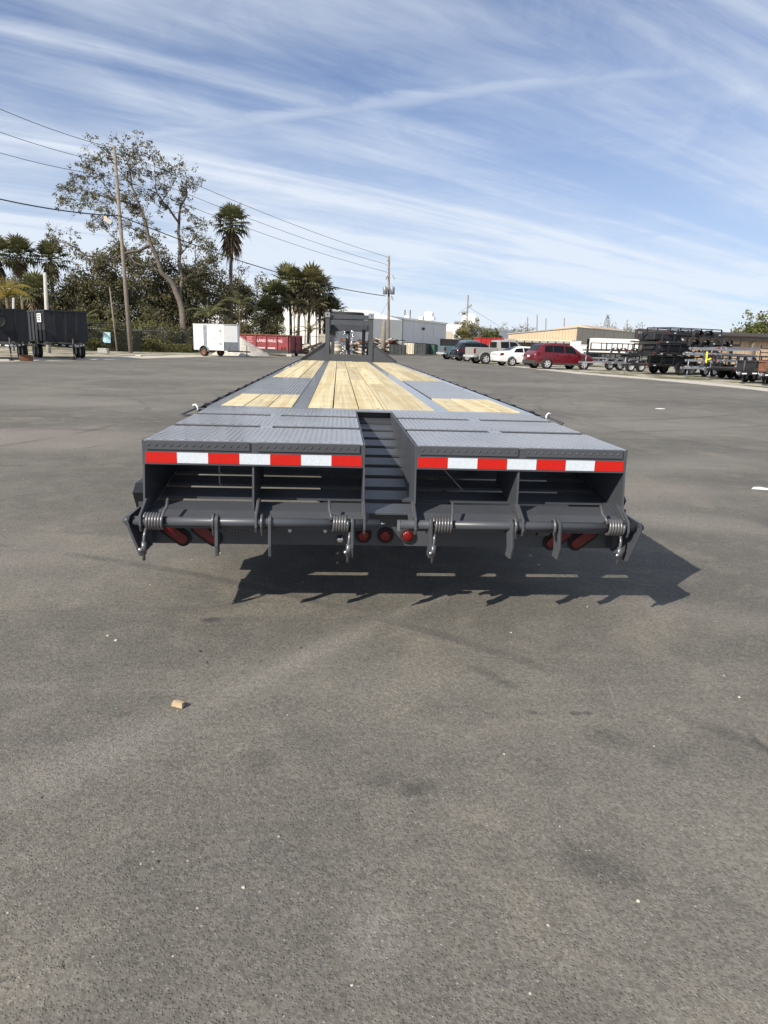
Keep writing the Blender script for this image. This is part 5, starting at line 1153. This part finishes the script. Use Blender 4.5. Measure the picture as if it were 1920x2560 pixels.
bw = MB().box(4.5, L, .45, .65, 0, z1-1.0).build('rear_wall', MAT['tan'], t)
while x < L-.4:
    MB().box(x+.03, x+.62, .40, .449, 0, z1-1.0).build('wall_panel', MAT['tan'], bw); MB().box(x-.03, x+.03, .36, .449, 0, z1-1.02).build('panel_rib', MAT['tan'], bw); x += .66
for xx in (L*.42, L*.52): MB().box(xx-.25, xx+.25, .2, .35, 0, z1-1.05).build('door_gap', MAT['rubber'], t)
o = MB()
for k in range(6): o.bar((0, 0, .3+k*.32), (.8, 0, .3+k*.32), .05, .07)
o.box(-.06, 0, -.04, .04, 0, 2.2).box(.8, .86, -.04, .04, 0, 2.2); o = o.build('ramp_gate', MAT['black'], loc=G(1895, 62)); tag(o, 'black upright ladder gate before the tan shed wall', 'gate')

# ---- trailer stacks at the right
def utility_trailer(label, loc, rz, z=0, L=4.9, Wd=1.0, m='black', wheels=True, rail=.6, fenders=True, name='utility_trailer', tilt=0, tail=True, gate=False):
    t = thing(name, label, 'trailer', Vector((loc.x, loc.y, z)), rz, 'trailers stored along the right verge'); t.rotation_euler = (R(tilt), 0, rz)
    zf = .5
    MB().box(-L, 0, -Wd, -Wd+.07, zf, zf+.12).box(-L, 0, Wd-.07, Wd, zf, zf+.12).box(-.08, 0, -Wd+.07, Wd-.07, zf, zf+.12).box(-L, -L+.08, -Wd+.07, Wd-.07, zf, zf+.12).build('frame', MAT[m], t)
    for k in range(8): MB().box(-L+.4+k*(L-.6)/8, -L+.46+k*(L-.6)/8, -Wd+.07, Wd-.07, zf+.02, zf+.10).build('cross_member', MAT[m], t)
    if m != 'galv':
        for k in range(5): y = -Wd+.08+k*(2*Wd-.16)/5; MB().box(-L+.02, -.02, y+.005, y+(2*Wd-.16)/5-.005, zf+.122, zf+.16).build('deck_board', MAT['brown'], t)
    if rail:
        for s in (-1, 1):
            MB().box(-L, 0, s*(Wd-.03)-.03, s*(Wd-.03)+.03, zf+rail, zf+rail+.06).build('side_rail', MAT[m], t)
            for k in range(6): MB().box(-L*k/5-.03+(.03 if k == 0 else -.0)*-1, -L*k/5+.03+(.03 if k == 5 else 0), s*(Wd-.03)-.028, s*(Wd-.03)+.028, zf+.12, zf+rail).build('rail_post', MAT[m], t)
        MB().box(-.06, -.0, -Wd+.06, Wd-.06, zf+rail, zf+rail+.058).build('front_rail', MAT[m], t)
    if fenders:
        for s in (-1, 1):
            for x in (-L*.5, -L*.5-.85):
                pth = [(x+.43*math.cos(R(a)), .38+.43*math.sin(R(a))) for a in range(0, 181, 20)]; inn = [(x+.41*math.cos(R(a)), .38+.41*math.sin(R(a))) for a in range(180, -1, -20)]
                MB().prism(pth+inn, 'y', *sorted((s*(Wd+.01), s*(Wd+.27)))).build('fender', MAT[m if m != 'galv' else 'galv'], t)
    if wheels: wheel_set(t, [(x, s*(Wd+.13), .36) for x in (-L*.5, -L*.5-.85) for s in (-1, 1)], .36, .21, 'alloy' if m == 'galv' else 'trim')
    for s in (-1, 1): MB().bar((-.0, s*Wd*.75, zf+.05), (1.35, s*.05, zf+.03), .07, .1).build('tongue_rail', MAT[m], t)
    MB().box(1.3, 1.55, -.06, .06, zf-.02, zf+.1).build('coupler', MAT['galv'], t)
    if wheels: MB().tube([(1.1, .1, zf+.5), (1.1, .1, zf-.1)], .035, 8).tube([(1.1, .1, zf-.1), (1.12, .1, .04)], .025, 8).box(1.02, 1.22, .0, .2, 0, .035).build('jack', MAT['galv'], t)
    for s in (-1, 1): MB().box(-.02, .012, s*(Wd-.2)-.12, s*(Wd-.2)+.12, zf+.02, zf+.1).build('front_reflector', MAT['redlens' if s > 0 else 'white'], t)
    for k in range(3): 
        for s in (-1, 1): MB().box(-.35-k*1.9-.16, -.35-k*1.9, s*(Wd+.003)-.003, s*(Wd+.003)+.003, zf+.03, zf+.09).build('side_reflector', MAT['tape_r' if k % 2 else 'tape_w'], t)
    return t
H1 = R(200)
S1 = G(1553, 44.3)+Vector((1.2, .5, 0))
utility_trailer('black utility trailer on the ground, lowest of the stack by the red crossover', S1, H1, 0); utility_trailer('black utility trailer stacked second from the ground by the red crossover', S1+Vector((.4, .1, 0)), H1+R(1), .72, wheels=False); utility_trailer('black utility trailer third in the stack, fenders showing', S1+Vector((.8, .3, 0)), H1-R(2), 1.42, wheels=False, m='blackmatt', rail=.5)
utility_trailer('black utility trailer on top of the stack under the shed roof', S1+Vector((1.3, .5, 0)), H1, 1.98, wheels=False, rail=.35, m='blackmatt', L=4.4)
for k, (dx, dy, z, lb) in enumerate(((3.6, 3.4, 0, 'black trailer on the ground in the rear row behind the black stack'), (3.2, 3.3, .72, 'black trailer second level in the rear row behind the black stack'), (3.9, 3.5, 1.4, 'black trailer topmost in the rear row behind the black stack'))):
    utility_trailer(lb, S1+Vector((dx, dy, 0)), H1+R(k), z, m='blackmatt', wheels=(k == 0), rail=.55, L=5.2)
for k in range(3):
    o = MB().box(-1.4+.2*k, 1.2, -.75, .75, 0, .42).box(-1.0, .6, -.6, .6, .42, .52).build('tarped_load', MAT['blackmatt'], loc=S1+rotv((-2.6+.5*k, 0), H1)+Vector((0, 0, .67+.71*k)), bevel=.05); o.rotation_euler = (0, 0, H1); tag(o, ['dark tarped load on the lowest black trailer of the stack', 'dark tarped load on the second black trailer of the stack', 'dark tarped load on the third black trailer of the stack'][k], 'load')
S2 = G(1452, 58)+Vector((1.0, .6, 0))
utility_trailer('dark trailer lowest of the stack behind the red crossover', S2, H1, 0, m='blackmatt', L=5.6); utility_trailer('dark brown trailer topmost of the stack behind the red crossover', S2+Vector((.6, .2, 0)), H1, .8, m='brown', wheels=False, L=5.6)
S3 = G(1468, 48.5)+Vector((.9, .5, 0))
utility_trailer('low bright galvanised trailer right of the red crossover', S3, H1+R(-4), 0, m='galv', rail=.3, L=3.6)
S4 = G(1700, 41)+Vector((1.3, .5, 0)); H2 = R(206)
for k, (z, dx, tl) in enumerate(((0, 0, 0), (.42, .25, 1.5), (.78, -.05, -2), (1.1, .35, 2.5))):
    utility_trailer(['galvanised trailer frame on its wheels at the bottom of the grey stack', 'galvanised trailer frame second from the bottom of the grey stack', 'galvanised trailer frame third in the grey stack', 'galvanised trailer frame topmost of the grey stack'][k], S4+Vector((dx, dx*.4, 0)), H2+R(k*1.5), z, m='galv', wheels=(k == 0), rail=0, fenders=(k < 2), L=4.2, tilt=tl)
pa, pb = S4+rotv((-1.2, 1.03), H2), 0
o = MB().bar(P(1768, 879, 38.5), P(1765, 907, 38.5), .09, .02, (0, 1, 0)).bar(P(1769, 899, 38.45), P(1778, 896, 38.45), .08, .02, (0, 1, 0)).build('ratchet_strap', MAT['yellow']); tag(o, 'yellow strap hanging over the galvanised trailer stack', 'strap')
utility_trailer('black utility trailer with white wheel in front of the galvanised stack', G(1768, 39.5)+Vector((1.0, .5, 0)), H2, 0, L=3.4, rail=.75)
H3 = R(212)
dump_trailer('small black dump trailer in front of the tan shed', G(1868, 35.3)+Vector((.6, .4, 0)), H3, 'black', 1.1, 3.2, wide=.95, Z0=.55, wr=.31); dump_trailer('brown dump trailer cut by the right edge of the picture', G(1925, 34.0)+Vector((.6, .4, 0)), H3, 'rust', 1.12, 3.2, wide=.95, Z0=.55, wr=.31)
a = G(1481, 104); b_ = G(1592, 104); d = (b_-a).normalized(); L = (b_-a).length
t = thing('white_box_trailer', 'long white box trailer roof behind the trailer stacks', 'trailer', a, math.atan2(d.y, d.x)); MB().box(0, L, 0, 2.4, 1.0, 3.0).build('body', MAT['white'], t); MB().box(0, L, .0, 2.4, .75, .998).build('chassis', MAT['black'], t); wheel_set(t, [(L*.75, .3, .45), (L*.86, .3, .45)], .45, .28, 'black')
a = G(1287, 84); b_ = G(1425, 80); d = (b_-a).normalized(); L = (b_-a).length
t = thing('flat_trailer', 'cream decked flat trailer behind the white sedan roof', 'trailer', a, math.atan2(d.y, d.x)); MB().box(0, L, 0, 2.2, 2.15, 2.32).build('deck', MAT['cream'], t)
for k in range(8): MB().box(L*k/7.05, L*k/7.05+.1, .05, .16, .05, 2.15).build('stanchion', MAT['black'], t)
MB().box(0, L, .05, 2.1, 1.2, 1.35).build('lower_deck', MAT['rust'], t); MB().box(0, L, .05, 2.1, .5, .7).build('frame', MAT['black'], t); wheel_set(t, [(L*.4, .2, .4), (L*.5, .2, .4)], .4, .25, 'black')
for k, (px, d_, w, h, m, lab) in enumerate(((1434, 62, .32, 2.0, 'white', 'white appliance crate right behind the red crossover roof'), (1449, 60, .28, 1.7, 'white', 'lower white crate behind the red crossover bonnet'))):
    o = MB().box(-w, w, -.5, .5, .02, h).box(-w-.03, w+.03, -.53, .53, h, h+.06).build('white_crate', MAT['white'], loc=G(px, d_)); tag(o, lab, 'crate')

# ------------------------------------------------------------------ loose things on the asphalt
wc = MB(); pr = [(-.045, -.018), (-.04, .016), (.0, .026), (.04, .012), (.043, -.02), (0, -.026)]
wc.prism([(p*.30, q*.5+.012) for p, q in pr], 'x', -.022, .02); wc.v = [(x*rn.uniform(.85, 1.2), y*rn.uniform(.8, 1.2), max(0, z*rn.uniform(.8, 1.25))) for x, y, z in wc.v]; wo = wc.build('wood_chunk', MAT['chipwood'], bevel=.0015, loc=(-.872, -.945, 0)); wo.rotation_euler = (0, R(2), R(-22)); tag(wo, 'split chunk of pale wood lying on the asphalt', 'wood chunk')
def pebble(mb, c, r, rnd):
    vs = []; 
    for la in (-.6, .1, .75):
        for k in range(6): a = k*1.047+la; rr = r*math.cos(la)*rnd.uniform(.75, 1.2); vs.append((c.x+math.cos(a)*rr, c.y+math.sin(a)*rr, c.z+r*.45+r*.6*math.sin(la)*rnd.uniform(.8, 1.1)))
    vs.append((c.x, c.y, c.z+r*1.0)); f = [(i*6+k, i*6+(k+1) % 6, (i+1)*6+(k+1) % 6, (i+1)*6+k) for i in (0, 1) for k in range(6)] + [(12+k, 12+(k+1) % 6, 18) for k in range(6)]
    mb.add(vs, f)
rp = random.Random(77); g1, g2 = MB(), MB()
for _ in range(420):
    y = -2.9+ (rp.random()**1.7)*13; x = rp.uniform(-1, 1)*(1.3+(y+3.5)*.62); r = .0016+.005*rp.random()**4
    pebble(g1 if rp.random() < .75 else g2, Vector((x, y, -.001)), r, rp)
for px, py, r in ((1596, 2254, .011), (1370, 2314, .008), (1325, 2484, .007), (880, 2464, .008), (656, 2489, .007), (500, 1629, .016), (516, 1657, .014), (752, 1620, .012), (393, 2155, .010), (697, 2092, .007), (270, 1590, .014), (290, 1602, .016), (352, 2160, .006), (1810, 1690, .01), (1848, 1744, .012), (550, 1385, .02), (480, 1400, .012)):
    d = ray(px, py); q = CAM+d*(-CAM.z/d.z); r *= .55; pebble(g2 if py in (2155, 2489, 1629, 1657, 1620) else g1, Vector((q.x, q.y, -.001)), r, rp)
tag(g1.build('loose_gravel', MAT['stone']), 'pale grit scattered over the asphalt', 'gravel', kind='stuff'); tag(g2.build('dark_loose_gravel', MAT['trim']), 'dark grit scattered over the asphalt', 'gravel', kind='stuff')
def litter(px, py, s, lab):
    d = ray(px, py); q = CAM+d*(-CAM.z/d.z); mb = MB(); n = 9; vs = [(math.cos(6.283*k/n)*s*rp.uniform(.7, 1.2), math.sin(6.283*k/n)*s*.6*rp.uniform(.7, 1.2), .004+.006*rp.random()) for k in range(n)]
    mb.add(vs+[(x, y, .001) for x, y, z in vs], [tuple(range(n))]+[(k, n+k, n+(k+1) % n, (k+1) % n) for k in range(n)]); o = mb.build('paper_scrap', MAT['white'], loc=(q.x, q.y, 0)); tag(o, lab, 'litter')
litter(1652, 1022, .14, 'pale flattened scrap on the asphalt right of the deck'); litter(1905, 1222, .12, 'white scrap on the asphalt at the right edge')
